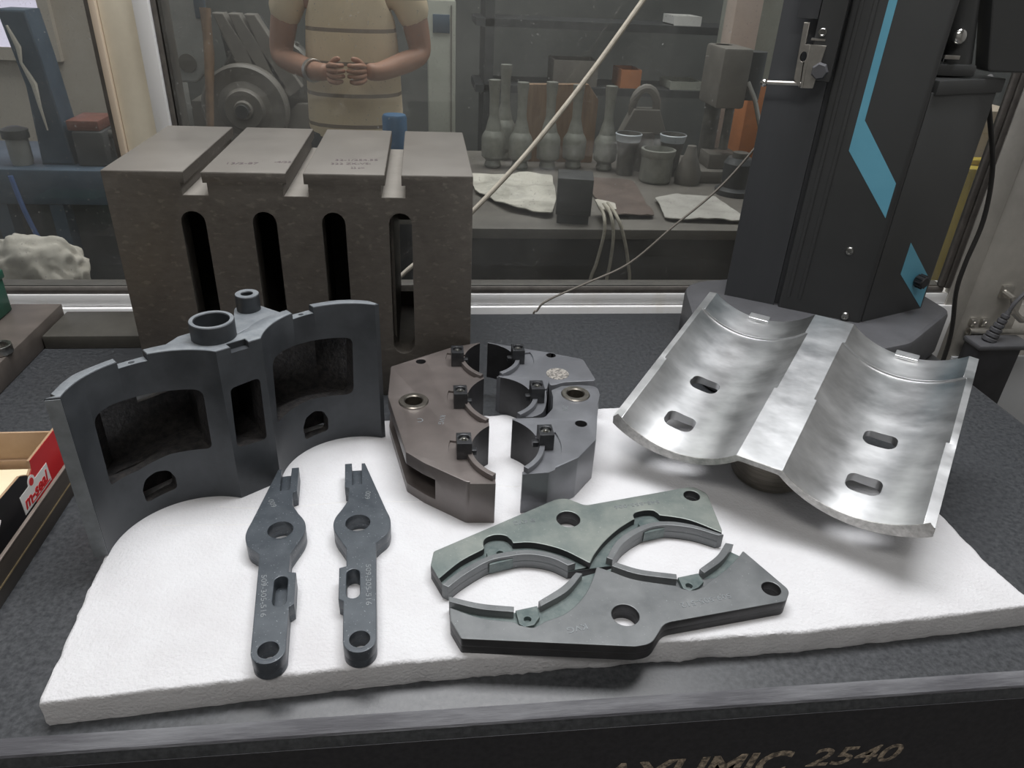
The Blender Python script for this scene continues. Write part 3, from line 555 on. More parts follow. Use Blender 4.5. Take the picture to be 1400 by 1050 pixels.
# ------------------------------------------------------------------ T-slotted box angle plate
X0, X1, Y0, Y1, PH = -0.4575, 0.0742, 1.110, 1.4375, 0.380
pr = [(X0, 0), (X1, 0), (X1, PH)]
for c in (-0.0455, -0.1885, -0.3325): pr += [(c + 0.0123, PH), (c + 0.0123, PH - 0.0155), (c + 0.0182, PH - 0.0155), (c + 0.0182, PH - 0.0335), (c - 0.0182, PH - 0.0335), (c - 0.0182, PH - 0.0155), (c - 0.0123, PH - 0.0155), (c - 0.0123, PH)]
pr += [(X0, PH)]
fmx = basis((0, Y1, 0), (1, 0, 0), (0, 0, 1), (0, -1, 0))
me = MB().prism(pr, 0, Y1 - Y0, (), 0.0012, fmx).mesh()
sl = MB()
for c in (-0.0366, -0.1372, -0.2390, -0.3420): sl.prism(slot(c, 0.202, 0.0176, 0.121), Y1 - Y0 - 0.05, Y1 - Y0 + 0.05, (), 0.0, fmx.copy())
cav = MB()
for a, b in ((-0.44, -0.30), (-0.285, -0.195), (-0.18, -0.0545), (-0.0500, 0.056)): cav.box((a, Y0 + 0.038, 0.04), (b, Y1 - 0.03, 0.335))
opn = MB().box((-0.0495, Y1 - 0.06, 0.070), (0.03, Y1 + 0.05, 0.2200))
me = cut(me, cav.mesh()); me = cut(me, sl.mesh()); me = cut(me, opn.mesh())
ap = thing('angle_plate', 'big dark iron box plate with T-slots on top and four tall slots', 'angle plate', (-0.19, 1.25, 0))
obj('box_body', me, 'plate', ap, ang=28)
xs = [X0, -0.0455 * 0 - 0.3325 - 0.0123, -0.3325 + 0.0123, -0.1885 - 0.0123, -0.1885 + 0.0123, -0.0455 - 0.0123, -0.0455 + 0.0123, X1]
for i in range(4): obj('ground_top', MB().box((xs[2 * i] + 0.0008, Y0 + 0.0008, PH - 0.001), (xs[2 * i + 1] - 0.0008, Y1 - 0.0008, PH + 0.0006), 0.0004), 'plate_top', ap)
for c in (-0.0455, -0.1885, -0.3325): obj('slot_floor', MB().box((c - 0.0178, Y0 + 0.0004, PH - 0.0345), (c + 0.0178, Y1 - 0.0004, PH - 0.0332)), 'slot_floor', ap)
for s_, x, y, w_, r_ in (('13/2-87', -0.272, 1.165, 0.045, 4), ('-4/23', -0.215, 1.178, 0.024, 3), ('32-1/254.55', -0.105, 1.200, 0.066, 5), ('322 ZK-VS:', -0.112, 1.175, 0.06, 5), ('22 cm', -0.10, 1.15, 0.02, 5)):
    a = fit_text(text_mesh(s_, 0.012, 0.0002), w_, 0.011); a.transform(T(x, y, PH + 0.0007) @ RZ(r_)); obj('marker_note', a, 'ink', ap)

# ------------------------------------------------------------------ upright dark casting
CO, CA = (-0.2219, 0.8081), math.radians(37.08)
CHh = 0.2165; HW, CC, SG, RR = 0.0282, 0.1645, 0.0435, 0.0994
def cprof(x, off=0.0):
    c = HW + CC / 2; d = abs(x) - c
    if abs(x) <= HW: return off
    r = RR + off; q = r * r - d * d
    return max(SG - RR + math.sqrt(max(q, 0)), -0.004)
cast = thing('bearing_casting', 'dark grey two-arc casting with open windows, standing upright on the foam edge', 'casting', (CO[0], CO[1], FT), Matrix.Rotation(CA, 3, 'Z'))
def strip(profile, off, z0, z1, xs):
    ins = [(x, profile(x)) for x in xs]; outs = [(x, profile(x, off)) for x in xs]
    return ins + outs[::-1]
xs = [-0.1925 + 0.385 * i / 96 for i in range(97)]
xs = sorted(set(xs + [-HW, HW]))
inn = [(x, cprof(x)) for x in xs]
tk = 0.0135
outp = [(-0.1965, 0.0065)] + smooth([(-0.1985, 0.014), (-0.180, 0.034), (-0.160, 0.0460), (-0.110, 0.0565), (-0.07, 0.0545), (-0.045, 0.047), (-0.02, 0.032), (0.0, 0.028), (0.02, 0.032), (0.045, 0.047), (0.07, 0.0545), (0.11, 0.0565), (0.16, 0.0455), (0.19, 0.022), (0.1975, 0.006)], 5)
body = MB().prism((inn + [(0.1985, -0.0006)] + outp[::-1] + [(-0.2063, 0.0067)])[::1], 0, CHh, (), 0.0006).mesh()
fx = basis((0, -0.05, 0), (1, 0, 0), (0, 0, 1), (0, -1, 0))
fx = basis((0, 0.085, 0), (1, 0, 0), (0, 0, 1), (0, -1, 0))
wn = MB()
wn.prism(fillet([(-0.1655, 0.0735), (-0.1300, 0.0700), (-0.0915, 0.0760), (-0.0462, 0.0763), (-0.0448, 0.1630), (-0.0840, 0.1650), (-0.1410, 0.1690), (-0.1640, 0.1665)], [0.004, 0, 0.0, 0.008, 0.010, 0, 0, 0.013], 4), 0, 0.12, (), 0, fx.copy())
wn.prism(fillet([(-0.0225, 0.0780), (0.0175, 0.0740), (0.0195, 0.1655), (-0.0190, 0.1630)], 0.007, 4), 0, 0.12, (), 0, fx.copy())
wn.prism(fillet([(0.0420, 0.0795), (0.1060, 0.0800), (0.1660, 0.0725), (0.1690, 0.1650), (0.1500, 0.1665), (0.0690, 0.1720), (0.0480, 0.1700)], [0.006, 0, 0.013, 0.013, 0, 0, 0.012], 4), 0, 0.12, (), 0, fx.copy())
wn.prism(fillet([(-0.1300, 0.0190), (-0.0910, 0.0235), (-0.0905, 0.0400), (-0.0960, 0.0535), (-0.1105, 0.0575), (-0.1250, 0.0530), (-0.1310, 0.0400)], [0.006, 0.006, 0.008, 0.01, 0.01, 0.01, 0.008], 4), 0, 0.12, (), 0, fx.copy())
wn.prism(fillet([(0.0910, 0.0185), (0.1285, 0.0195), (0.1295, 0.0400), (0.1235, 0.0540), (0.1105, 0.0590), (0.0960, 0.0540), (0.0895, 0.0400)], [0.006, 0.006, 0.008, 0.01, 0.01, 0.01, 0.008], 4), 0, 0.12, (), 0, fx.copy())
body = cut(body, wn.mesh())
nt_ = MB().box((-0.1235, 0.0, CHh - 0.0085), (-0.0910, 0.075, CHh + 0.02)).box((0.0930, 0.0, CHh - 0.0085), (0.1240, 0.075, CHh + 0.02)).box((-0.0105, -0.02, CHh - 0.0075), (0.0120, 0.010, CHh + 0.02))
body = cut(body, nt_.mesh())
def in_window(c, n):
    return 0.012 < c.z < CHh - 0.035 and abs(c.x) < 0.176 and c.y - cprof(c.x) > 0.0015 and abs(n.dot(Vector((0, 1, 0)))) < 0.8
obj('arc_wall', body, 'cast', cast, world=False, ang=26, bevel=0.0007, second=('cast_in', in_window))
# pale machined top faces of the wall
rim = MB(); ri = [(x, cprof(x) + 0.0012) for x in xs]
top_out = outp
poly = ri + [(0.1968, 0.0020)] + [(p[0] * 0.996, p[1] - 0.0008) for p in outp[::-1]] + [(-0.2045, 0.0068)]
rm = MB().prism(poly, CHh - 0.0005, CHh + 0.0005, (), 0.0003).mesh()
cut2 = MB().box((-0.1243, -0.02, CHh - 0.01), (-0.0902, 0.08, CHh + 0.02)).box((0.0922, -0.02, CHh - 0.01), (0.1248, 0.08, CHh + 0.02)).box((-0.0113, -0.02, CHh - 0.01), (0.0128, 0.011, CHh + 0.02))
obj('machined_rim', cut(rm, cut2.mesh()), 'cast_edge', cast, world=False)
for a, b, y1 in ((-0.1230, -0.0915, 0.0552), (0.0935, 0.1235, 0.0552)):
    f_ = [(a + (b - a) * i / 8, cprof(a + (b - a) * i / 8) + 0.0006) for i in range(9)]
    obj('notch_seat', MB().prism(f_ + [(b, y1), (a, y1)], CHh - 0.0088, CHh - 0.0080, [circle((a + b) / 2, y1 - 0.006, 0.0036, 16, 0.0032)], 0.0002), 'cast_edge', cast, world=False)
obj('end_face', MB().prism([(-0.2058, 0.0062), (-0.1930, -0.0004), (-0.1934, -0.0012), (-0.2066, 0.0056)], 0.001, CHh - 0.0015, (), 0.0002), mat('ground_end', (0.20, 0.215, 0.225), 0.42, 0.3, var=0.15, scale=40), cast, world=False)
# arm behind the wall that carries the two bosses
arm = fillet([(-0.075, 0.050), (-0.040, 0.040), (0.0, 0.026), (0.045, 0.045), (0.085, 0.054), (0.076, 0.085), (0.070, 0.108), (0.045, 0.108), (0.028, 0.075), (0.0, 0.070), (-0.045, 0.068)], [0, 0, 0, 0, 0, 0.01, 0.014, 0.014, 0.01, 0.01, 0.006], 4)
obj('boss_arm', MB().prism(arm, CHh - 0.022, CHh - 0.0008, [circle(-0.0125, 0.0395, 0.0205, 24), circle(0.0570, 0.0905, 0.0068, 16)], 0.0010), 'cast_edge', cast, world=False)
obj('large_boss', MB().ring((-0.0125, 0.0395, CHh - 0.06), (-0.0125, 0.0395, CHh + 0.0225), 0.0262, 0.0205, 44), 'cast', cast, world=False)
obj('large_boss_rim', MB().ring((-0.0125, 0.0395, CHh + 0.0224), (-0.0125, 0.0395, CHh + 0.0230), 0.0256, 0.0212, 44, 0.0002), 'cast_edge', cast, world=False)
obj('small_boss', MB().ring((0.0570, 0.0905, CHh - 0.04), (0.0570, 0.0905, CHh + 0.0210), 0.0152, 0.0072, 36), 'cast', cast, world=False)
obj('small_boss_rim', MB().ring((0.0570, 0.0905, CHh + 0.0209), (0.0570, 0.0905, CHh + 0.0215), 0.0147, 0.0078, 36, 0.0002), 'cast_edge', cast, world=False)
# dark hollow behind the windows
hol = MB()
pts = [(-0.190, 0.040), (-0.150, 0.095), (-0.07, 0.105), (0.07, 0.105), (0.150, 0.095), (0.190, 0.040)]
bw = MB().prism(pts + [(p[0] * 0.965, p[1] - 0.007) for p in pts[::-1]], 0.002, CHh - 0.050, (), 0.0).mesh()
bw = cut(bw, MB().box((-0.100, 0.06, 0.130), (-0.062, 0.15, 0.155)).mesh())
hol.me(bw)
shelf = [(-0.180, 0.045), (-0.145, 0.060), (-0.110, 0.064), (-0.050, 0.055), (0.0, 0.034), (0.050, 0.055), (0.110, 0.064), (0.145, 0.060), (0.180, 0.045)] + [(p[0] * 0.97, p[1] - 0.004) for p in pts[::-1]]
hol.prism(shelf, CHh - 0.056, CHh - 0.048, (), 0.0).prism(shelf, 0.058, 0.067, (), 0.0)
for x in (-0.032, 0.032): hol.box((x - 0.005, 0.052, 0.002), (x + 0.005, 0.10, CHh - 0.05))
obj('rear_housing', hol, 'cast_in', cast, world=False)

# ------------------------------------------------------------------ shiny aluminium half shells
HR = Matrix.Rotation(math.radians(-39.08), 3, 'Z') @ Matrix.Rotation(math.radians(11.05), 3, 'X') @ Matrix.Rotation(math.radians(-0.33), 3, 'Y')
sh = thing('half_shell_casting', 'bright machined aluminium piece with two shallow troughs, propped on a round boss', 'casting', (0.4125, 0.7067, 0.1322), HR)
A_, C_, HT, L_ = 0.0305, 0.1638, -0.0055, 0.3594
def zone(d):
    """half web width and trough circle for a trough cut d deeper"""
    sag = 0.0325; R = ((C_ / 2) ** 2 + sag ** 2) / (2 * sag); xc = A_ + C_ / 2; zc = R - sag - 0.0015
    R += d; xi = xc - math.sqrt(R * R - zc * zc); xo = xc + math.sqrt(max(R * R - (zc - HT) ** 2, 0))
    return xi, min(xo, 0.1958), xc, zc, R
zones = [(0.0, 0.1530, 0.0), (0.1530, 0.3040, 0.0026), (0.3040, L_, -0.0002)]
NX = 30
def shell():
    g = bmesh.new(); rows = []
    def row(y, d):
        xi, xo, xc, zc, R = zone(d); r = []
        def tro(s):
            o = []
            for i in range(NX + 1):
                x = xi + (xo - xi) * i / NX; z = zc - math.sqrt(R * R - (x - xc) ** 2); o.append((s * x, y, z))
            return o
        top = [(-0.2022, y, HT - 0.001)] + tro(-1)[::-1] + [(0, y, 0)] + tro(1) + [(0.2022, y, HT - 0.001)]
        bot = [(0.2035, y, -0.0210)]; bxc, bzc, bR = 0.1214, 0.0875, 0.136
        for i in range(NX + 1):
            x = 0.1960 + (A_ - 0.012 - 0.1960) * i / NX
            bot.append((x, y, bzc - math.sqrt(max(bR * bR - (x - bxc) ** 2, 0))))
        bot += [(0.010, y, -0.0075)] if False else []
        bot += [(-q[0], y, q[2]) for q in bot[::-1]]
        return [g.verts.new(p) for p in top + bot]
    for y0, y1, d in zones:
        n = 6
        for i in range(n + 1): rows.append(row(y0 + (y1 - y0) * i / n + (0.0004 if i == 0 and y0 > 0 else 0) - (0.0004 if i == n and y1 < L_ else 0), d))
    for a, b in zip(rows[:-1], rows[1:]):
        for i in range(len(a)): j = (i + 1) % len(a); g.faces.new((a[i], a[j], b[j], b[i]))
    g.faces.new(rows[0]); g.faces.new(rows[-1][::-1])
    bmesh.ops.recalc_face_normals(g, faces=g.faces[:]); return MB().add(g).mesh()
me = shell(); ho = MB()
for x, y0 in ((-0.1275, 0.0430), (-0.1275, 0.1375), (0.1180, 0.0430), (0.1180, 0.1375)): ho.prism(rrect(x - 0.021, y0, x + 0.021, y0 + 0.032, 0.011), -0.12, 0.05, (), 0.0)
ho.box((-0.1300, L_ - 0.010, -0.0305), (-0.0960, L_ + 0.02, 0.03)).box((0.0960, L_ - 0.010, -0.0305), (0.1300, L_ + 0.02, 0.03))
me = cut(me, ho.mesh())
obj('trough_shell', me, 'alu', sh, world=False, ang=24, bevel=0.0006)
fr = []
xi, xo, xc, zc, R = zone(0.0)
fi = [(x, zc - math.sqrt(R * R - (abs(x) - xc) ** 2)) if abs(x) > xi else (x, 0) for x in [-0.1955 + 0.391 * i / 90 for i in range(91)]]
bxc, bzc, bR = 0.1214, 0.0880, 0.136
fo_ = [(x, bzc - math.sqrt(max(bR * bR - (abs(x) - bxc) ** 2, 0))) if abs(x) > 0.022 else (x, -0.0085) for x in [0.197 - 0.394 * i / 90 for i in range(91)]]
obj('sawn_end', MB().prism(fi + [(0.2025, -0.0085), (0.2030, -0.0200)] + fo_ + [(-0.2030, -0.0200), (-0.2025, -0.0085)], 0.0, 0.0010, (), 0.0002, basis((0, 0, 0), (1, 0, 0), (0, 0, 1), (0, -1, 0))), 'alu_rough', sh, world=False)
for x in (-0.113, 0.113): obj('key_block', MB().prism(fillet([(x - 0.0165, L_ - 0.0105), (x + 0.0165, L_ - 0.0105), (x + 0.0165, L_ + 0.0050), (x - 0.0165, L_ + 0.0050)], 0.002, 2), -0.0335, -0.0285, (), 0.0006), 'alu', sh, world=False)
obj('round_boss', MB().lathe([(0.042, -0.036), (0.0545, -0.036), (0.0545, -0.1075), (0.053, -0.109), (0.042, -0.109)], T(-0.006, 0.112, 0), 56, True), 'boss', sh, world=False)
rb = MB()
rb.box((-0.12, 0.29, -0.075), (0.12, 0.305, -0.044)).box((-0.012, 0.16, -0.075), (0.012, 0.30, -0.012)).box((-0.020, 0.285, -0.150), (0.020, 0.325, -0.03))
obj('rear_rib', rb, 'alu_rough', sh, world=False)

# ------------------------------------------------------------------ height gauge at the right
E1 = Vector((0.605, 1.328, 0)); tx_ = Vector((0.8517, -0.5241, 0)); ty_ = Vector((0.5241, 0.8517, 0))
hg = thing('height_gauge', 'tall black measuring column with a blue stripe on a grey rounded base', 'height gauge', E1, Matrix((tx_, ty_, Vector((0, 0, 1)))).transposed())
bo_ = fillet([(0.497, 1.190), (0.540, 1.400), (0.700, 1.430), (1.040, 1.430), (1.052, 1.245), (0.880, 1.105), (0.700, 1.050), (0.510, 1.080)], [0.10, 0.09, 0.05, 0.03, 0.045, 0.10, 0.10, 0.07], 7)
obj('base', MB().prism(bo_, 0.0006, 0.095, (), 0.009), 'base_grey', hg)
G = lambda name, mb, m_, par=None, **k: obj(name, mb, m_, par or hg, world=False, **k)
G('column_body', MB().box((0.0, 0.0, 0.090), (0.0985, 0.125, 1.25), 0.0015).box((0.0985, 0.014, 0.090), (0.2590, 0.125, 1.25)), 'powder2')
G('front_cover', MB().prism(fillet([(0.1065, -0.006), (0.2600, -0.006), (0.2600, 0.060), (0.1065, 0.060)], [0.006, 0.010, 0.002, 0.002], 4), 0.088, 1.25, (), 0.0004), 'powder')
for x in (0.118, 0.139): G('guide_rib', MB().box((x, -0.0085, 0.12), (x + 0.007, -0.004, 1.25), 0.0015), 'powder')
fs = basis((0, -0.0062, 0), (1, 0, 0), (0, 0, 1), (0, -1, 0))
G('blue_stripe', MB().prism([(0.1603, 1.25), (0.1603, 0.4040), (0.2485, 0.2985), (0.2485, 0.3600), (0.1727, 0.4560), (0.1737, 1.25)], 0.0, 0.0005, (), 0.0001, fs.copy()), 'stripe')
for x, z in ((0.2066, 0.2295), (0.2302, 0.1040)):
    G('cover_screw', MB().lathe([(0, 0.002), (0.0032, 0.002), (0.0036, 0.0045), (0.0062, 0.004), (0.0078, 0.0015), (0.0078, 0)], fs @ T(x, z, 0), 24), 'screw_steel')
e3 = Vector((0.826, 1.192, 0)); e4 = Vector((1.002, 1.262, 0)); hx = (e4 - e3).normalized(); hy = Vector((-hx.y, hx.x, 0))
hfx = basis(e3, hx, Vector((0, 0, 1)), -hy)
hou = [tuple((e3 + hx * a + hy * b)[:2]) for a, b in ((0.004, 0.0), (0.1830, 0.0), (0.1800, 0.10), (0.02, 0.13))]
obj('rear_housing', MB().prism(fillet(hou, [0.002, 0.004, 0.01, 0.01], 3), 0.090, 0.508, (), 0.001), 'powder', hg)
cap_ = [tuple((e3 + hx * a + hy * b)[:2]) for a, b in ((0.008, -0.004), (0.1880, -0.004), (0.1860, 0.105), (0.02, 0.135))]
obj('housing_lid', MB().prism(cap_, 0.504, 0.527, (), 0.002), 'powder', hg)
obj('blue_diamond', MB().prism([(0.0767, 0.2445), (0.0767, 0.1820), (0.1765, 0.0970), (0.1745, 0.1580)], 0.0, 0.0006, (), 0.0001, hfx.copy()), 'stripe', hg)
kn = MB().lathe([(0, 0.020), (0.010, 0.020), (0.0125, 0.017), (0.0125, 0.004), (0.009, 0.003), (0.009, 0)], hfx @ T(0.133, 0.163, 0), 20)
for i in range(10):
    a = 2 * PI * i / 10; kn.cyl(hfx @ Vector((0.133 + 0.0122 * math.cos(a), 0.163 + 0.0122 * math.sin(a), 0.004)), hfx @ Vector((0.133 + 0.0122 * math.cos(a), 0.163 + 0.0122 * math.sin(a), 0.018)), 0.0018, seg=6)
obj('lock_knob', kn, 'black_plastic', hg)
# carriage with the probe holder
G('carriage', MB().box((0.0640, -0.034, 0.512), (0.104, 0.002, 1.25), 0.003), 'powder')
G('carriage_plate', MB().box((0.0300, -0.030, 0.6045), (0.0630, -0.012, 1.25), 0.0015), 'powder2')
hm = basis((0, -0.030, 0), (1, 0, 0), (0, 0, 1), (0, -1, 0))
ph = G('probe_holder', MB().prism([(0.0435, 0.5990), (0.0525, 0.5990), (0.0530, 0.5670), (0.0610, 0.5670), (0.0640, 0.5000), (0.0600, 0.5000), (0.0572, 0.5400), (0.0560, 0.5400), (0.0588, 0.5000), (0.0470, 0.5125)], -0.012, 0.008, [circle(0.0542, 0.5482, 0.0052, 20, 0.0078)], 0.0006, hm.copy()), 'nickel')
G('clamp_body', MB().prism([(0.0610, 0.5670), (0.0860, 0.5672), (0.0800, 0.5010), (0.0640, 0.5000)], -0.014, 0.0065, (), 0.0006, hm.copy()).box((0.060, -0.036, 0.5735), (0.082, -0.020, 0.5765)), 'nickel')
G('clamp_knob', MB().lathe([(0, 0.016), (0.011, 0.016), (0.0135, 0.012), (0.0135, 0.002), (0.010, 0)], hm @ T(0.0850, 0.5290, 0.004), 7), 'base_grey')
G('stylus', MB().cyl((0.062, -0.034, 0.5065), (0.004, -0.034, 0.5030), 0.0036, seg=16), 'nickel')
G('stylus_ball', MB().ball((-0.0007, -0.034, 0.5022), 0.0068), 'chrome')
G('carriage_screw', MB().ring((0.0752, -0.034, 0.5862), (0.0752, -0.0385, 0.5862), 0.0062, 0.0034, 20).cyl((0.0752, -0.034, 0.5862), (0.0752, -0.0360, 0.5862), 0.005, seg=12), 'screw_steel')
# display, its arm and handle behind the column
xz = basis((0, 1.27, 0), (1, 0, 0), (0, 0, 1), (0, -1, 0))
dp = obj('display', MB().prism(fillet([(0.946, 0.538), (1.32, 0.541), (1.32, 0.95), (0.815, 0.95)], 0.012, 4), 0.0, 0.035, (), 0.003, xz.copy()), 'powder', hg)
obj('display_screen', MB().prism([(0.982, 0.618), (1.29, 0.618), (1.29, 0.92), (0.90, 0.92)], 0.034, 0.0362, (), 0.0004, xz.copy()), 'screen', hg)
obj('screen_edge', MB().prism([(0.982, 0.618), (1.29, 0.618), (1.29, 0.6155), (0.982, 0.6155)], 0.034, 0.0368, (), 0.0002, xz.copy()), 'nickel', hg)
obj('handle', MB().tube([(0.860, 1.26, 0.95), (0.880, 1.26, 0.66), (0.905, 1.26, 0.548), (0.905, 1.26, 0.535)], 0.021, 16), 'powder', hg)
obj('handle_foot', MB().box((0.852, 1.235, 0.529), (0.925, 1.285, 0.548), 0.004), 'powder', hg)
obj('handle_clip', MB().box((0.856, 1.228, 0.556), (0.883, 1.234, 0.562), 0.0005), 'nickel', hg)
obj('arm_post', MB().box((0.800, 1.29, 0.525), (0.90, 1.34, 0.61), 0.004), 'powder', hg)
obj('arm_screw', MB().ball((0.878, 1.238, 0.590), 0.0125, (1, 0.6, 1)), 'chrome', hg)
cb = MB().tube(smooth([(1.150, 1.49, 0.505), (1.18, 1.52, 0.475), (1.222, 1.55, 0.43), (1.279, 1.55, 0.308), (1.304, 1.55, 0.19), (1.299, 1.55, 0.081), (1.303, 1.55, 0.005), (1.335, 1.55, -0.137), (1.34, 1.55, -0.4)], 6), 0.0055, 10)
tag(obj('display_cable', cb, 'cable'), 'thin black cable hanging down the corner post right of the measuring column', 'cable')

# black adaptor box behind the right edge of the granite
ad = thing('adaptor_box', 'black box with a ribbed grey cable sleeve, beyond the granite by the door', 'power adaptor', (1.44, 1.51, -0.85))
obj('housing', MB().box((1.384, 1.50, -0.45), (1.500, 1.56, -0.128), 0.004), 'black_plastic', ad)
obj('stand', MB().box((1.384, 1.50, -0.85), (1.51, 1.565, -0.45), 0.003), 'grey_frame', ad)
obj('top_cap', MB().box((1.380, 1.497, -0.132), (1.53, 1.563, -0.118), 0.004), 'base_grey', ad)
for i in range(6):
    a = i / 6; obj('sleeve_rib', MB().cyl((1.425 + 0.022 * a, 1.53, -0.118 + 0.075 * a), (1.4275 + 0.022 * a, 1.53, -0.1085 + 0.075 * a), 0.0175 - 0.009 * a, seg=16, bev=0.001), 'base_grey', ad)
obj('sleeve', MB().cyl((1.425, 1.53, -0.120), (1.449, 1.53, -0.038), 0.013, 0.006, 16), 'base_grey', ad)
obj('lead', MB().tube(smooth([(1.448, 1.53, -0.04), (1.458, 1.53, -0.01), (1.49, 1.53, 0.03), (1.56, 1.53, 0.06), (1.75, 1.53, 0.02)], 5), 0.0052, 8), 'base_grey', ad)

# cords in front of the pane
cp = smooth([(0.62, 1.55, 0.905), (0.425, 1.55, 0.612), (0.325, 1.55, 0.465), (0.214, 1.55, 0.319), (0.11, 1.55, 0.202), (0.02, 1.55, 0.112), (-0.054, 1.55, 0.046), (-0.10, 1.55, -0.02), (-0.11, 1.55, -0.4)], 8)
tag(obj('slanting_rope', MB().tube(cp, 0.0052, 10), 'cord'), 'thick cream cord slanting across the pane and down behind the iron plate', 'rope')
dc = smooth([(0.235, 1.50, -0.40), (0.240, 1.50, -0.06), (0.251, 1.50, -0.015), (0.275, 1.50, 0.010), (0.355, 1.50, 0.049), (0.449, 1.50, 0.097), (0.536, 1.50, 0.181), (0.62, 1.50, 0.262), (0.683, 1.50, 0.347), (0.76, 1.50, 0.48), (0.80, 1.50, 0.7)], 8)
tag(obj('grey_wire', MB().tube(dc, 0.0024, 8), 'wire'), 'thin grey wire rising from the granite edge to the measuring column', 'wire')

# ------------------------------------------------------------------ left end of the granite
tag(obj('steel_bar', MB().box((-0.800, 0.93, 0.0), (-0.7075, 1.405, 0.046), 0.002), 'bar'), 'thick dark steel bar running towards the window at the left end of the granite', 'steel bar')
tag(obj('flat_bar', MB().box((-0.7055, 1.300, 0.0), (-0.470, 1.412, 0.026), 0.0012), mat('dark_flat_bar', (0.06, 0.057, 0.05), 0.5, 0.2, scale=14, col2=(0.11, 0.105, 0.092), lo=0.25, hi=0.8)), 'flat dark steel bar lying between the thick bar and the iron plate', 'steel bar')
gb = tag(obj('green_box', MB().box((-0.92, 1.300, 0.047), (-0.783, 1.375, 0.125), 0.003), 'green_paint'), 'dark green box on the thick bar at the far left', 'box')
obj('lid', MB().box((-0.923, 1.297, 0.112), (-0.780, 1.378, 0.128), 0.002), 'green_paint', gb)
sp = thing('ring_spanner', 'bright ring end of a spanner resting on the thick steel bar', 'spanner', (-0.735, 1.20, 0.047))
star = []
for i in range(48):
    a = 2 * PI * i / 48; r = 0.0128 + (0.0012 if i % 4 in (0, 1) else 0); star.append((-0.722 + r * math.cos(a), 1.196 + r * math.sin(a)))
obj('ring_head', MB().prism(circle(-0.722, 1.196, 0.0195, 40), 0.047, 0.062, [star], 0.0015), 'screw_steel', sp)
obj('shank', MB().prism(fillet([(-0.744, 1.186), (-0.86, 1.10), (-0.868, 1.112), (-0.750, 1.200)], 0.003, 3), 0.048, 0.0545, (), 0.001), 'screw_steel', sp)

cs = thing('tool_case', 'low dark brown open case with a brass line, holding the cardboard box', 'case', (-0.60, 0.73, 0))
obj('side_panel', MB().box((-0.4885, 0.52, 0.0), (-0.485, 0.905, 0.046), 0.0008), 'case', cs)
obj('brass_line', MB().box((-0.4855, 0.52, 0.0195), (-0.4842, 0.905, 0.0215)), 'brass', cs)
obj('rim', MB().box((-0.4890, 0.52, 0.0455), (-0.4845, 0.905, 0.0478), 0.0005), 'bar_top', cs)
obj('back_panel', MB().box((-0.80, 0.897, 0.0), (-0.4890, 0.905, 0.046), 0.0012), 'case', cs)
obj('front_panel', MB().box((-0.80, 0.52, 0.0), (-0.4890, 0.530, 0.046), 0.0012), 'case', cs)
obj('case_floor', MB().box((-0.80, 0.530, 0.0), (-0.4890, 0.897, 0.005)), 'case', cs)
ct = thing('cardboard_box', 'torn open carton printed red and black with a white name label', 'box', (-0.62, 0.75, 0.006))
yz = basis((-0.5015, 0, 0), (0, 1, 0), (0, 0, 1), (1, 0, 0))
obj('side_panel', MB().prism([(0.60, 0.006), (0.891, 0.006), (0.891, 0.089), (0.813, 0.089), (0.811, 0.078), (0.803, 0.074), (0.796, 0.080), (0.785, 0.086), (0.70, 0.090), (0.60, 0.090)], -0.003, 0.0, (), 0.0002, yz.copy()), 'card', ct)
obj('red_print', MB().prism([(0.800, 0.0075), (0.890, 0.0075), (0.890, 0.0885), (0.814, 0.0885), (0.812, 0.077), (0.805, 0.073), (0.800, 0.07)], 0.0, 0.0004, (), 0.0001, yz.copy()), 'red', ct)
obj('black_print', MB().prism([(0.60, 0.0075), (0.7995, 0.0075), (0.7995, 0.076), (0.785, 0.0855), (0.70, 0.0895), (0.60, 0.0895)], 0.0, 0.0004, (), 0.0001, yz.copy()), 'black_print', ct)
lb = obj('name_label', MB().prism([(0.771, 0.036), (0.845, 0.036), (0.845, 0.063), (0.812, 0.063)] + arc(0.803, 0.064, 0.009, 0, 180, 10) + [(0.793, 0.063), (0.771, 0.063)], 0.0004, 0.0008, (), 0.0001, yz.copy()), 'white_print', ct)
tm = fit_text(text_mesh('m-seal', 0.02, 0.0002, 0.2, 0.0006), 0.064, 0.0165); tm.transform(yz @ T(0.808, 0.0485, 0.001))
obj('label_lettering', tm, 'red', lb)
obj('label_rule', MB().box((0.790, 0.0385, 0.0009), (0.842, 0.0398, 0.0012), 0, yz.copy()), 'red', lb)
obj('label_dot', MB().prism(circle(0.8025, 0.0645, 0.0052, 16), 0.0008, 0.0011, (), 0.0, yz.copy()), 'red', lb)
for pp in ([(0.690, 0.072), (0.705, 0.066), (0.722, 0.080)], [(0.695, 0.060), (0.709, 0.056), (0.724, 0.068)]): obj('white_mark', MB().tube([yz @ Vector((a, b, 0.0006)) for a, b in pp], 0.0016, 6), 'white_print', ct)
obj('back_panel', MB().box((-0.79, 0.888, 0.006), (-0.5045, 0.891, 0.083), 0.0003).box((-0.79, 0.884, 0.006), (-0.5045, 0.888, 0.040), 0.0003), 'card', ct)
obj('front_panel', MB().box((-0.79, 0.60, 0.006), (-0.5045, 0.603, 0.085), 0.0003), 'card', ct)
obj('far_panel', MB().box((-0.793, 0.60, 0.006), (-0.79, 0.891, 0.085), 0.0003), 'card', ct)
obj('carton_floor', MB().box((-0.79, 0.603, 0.006), (-0.5045, 0.884, 0.009)), 'card', ct)
tag(obj('cream_block', MB().box((-0.76, 0.64, 0.0095), (-0.520, 0.875, 0.034), 0.004), 'block'), 'cream coloured slab lying inside the torn carton', 'block')

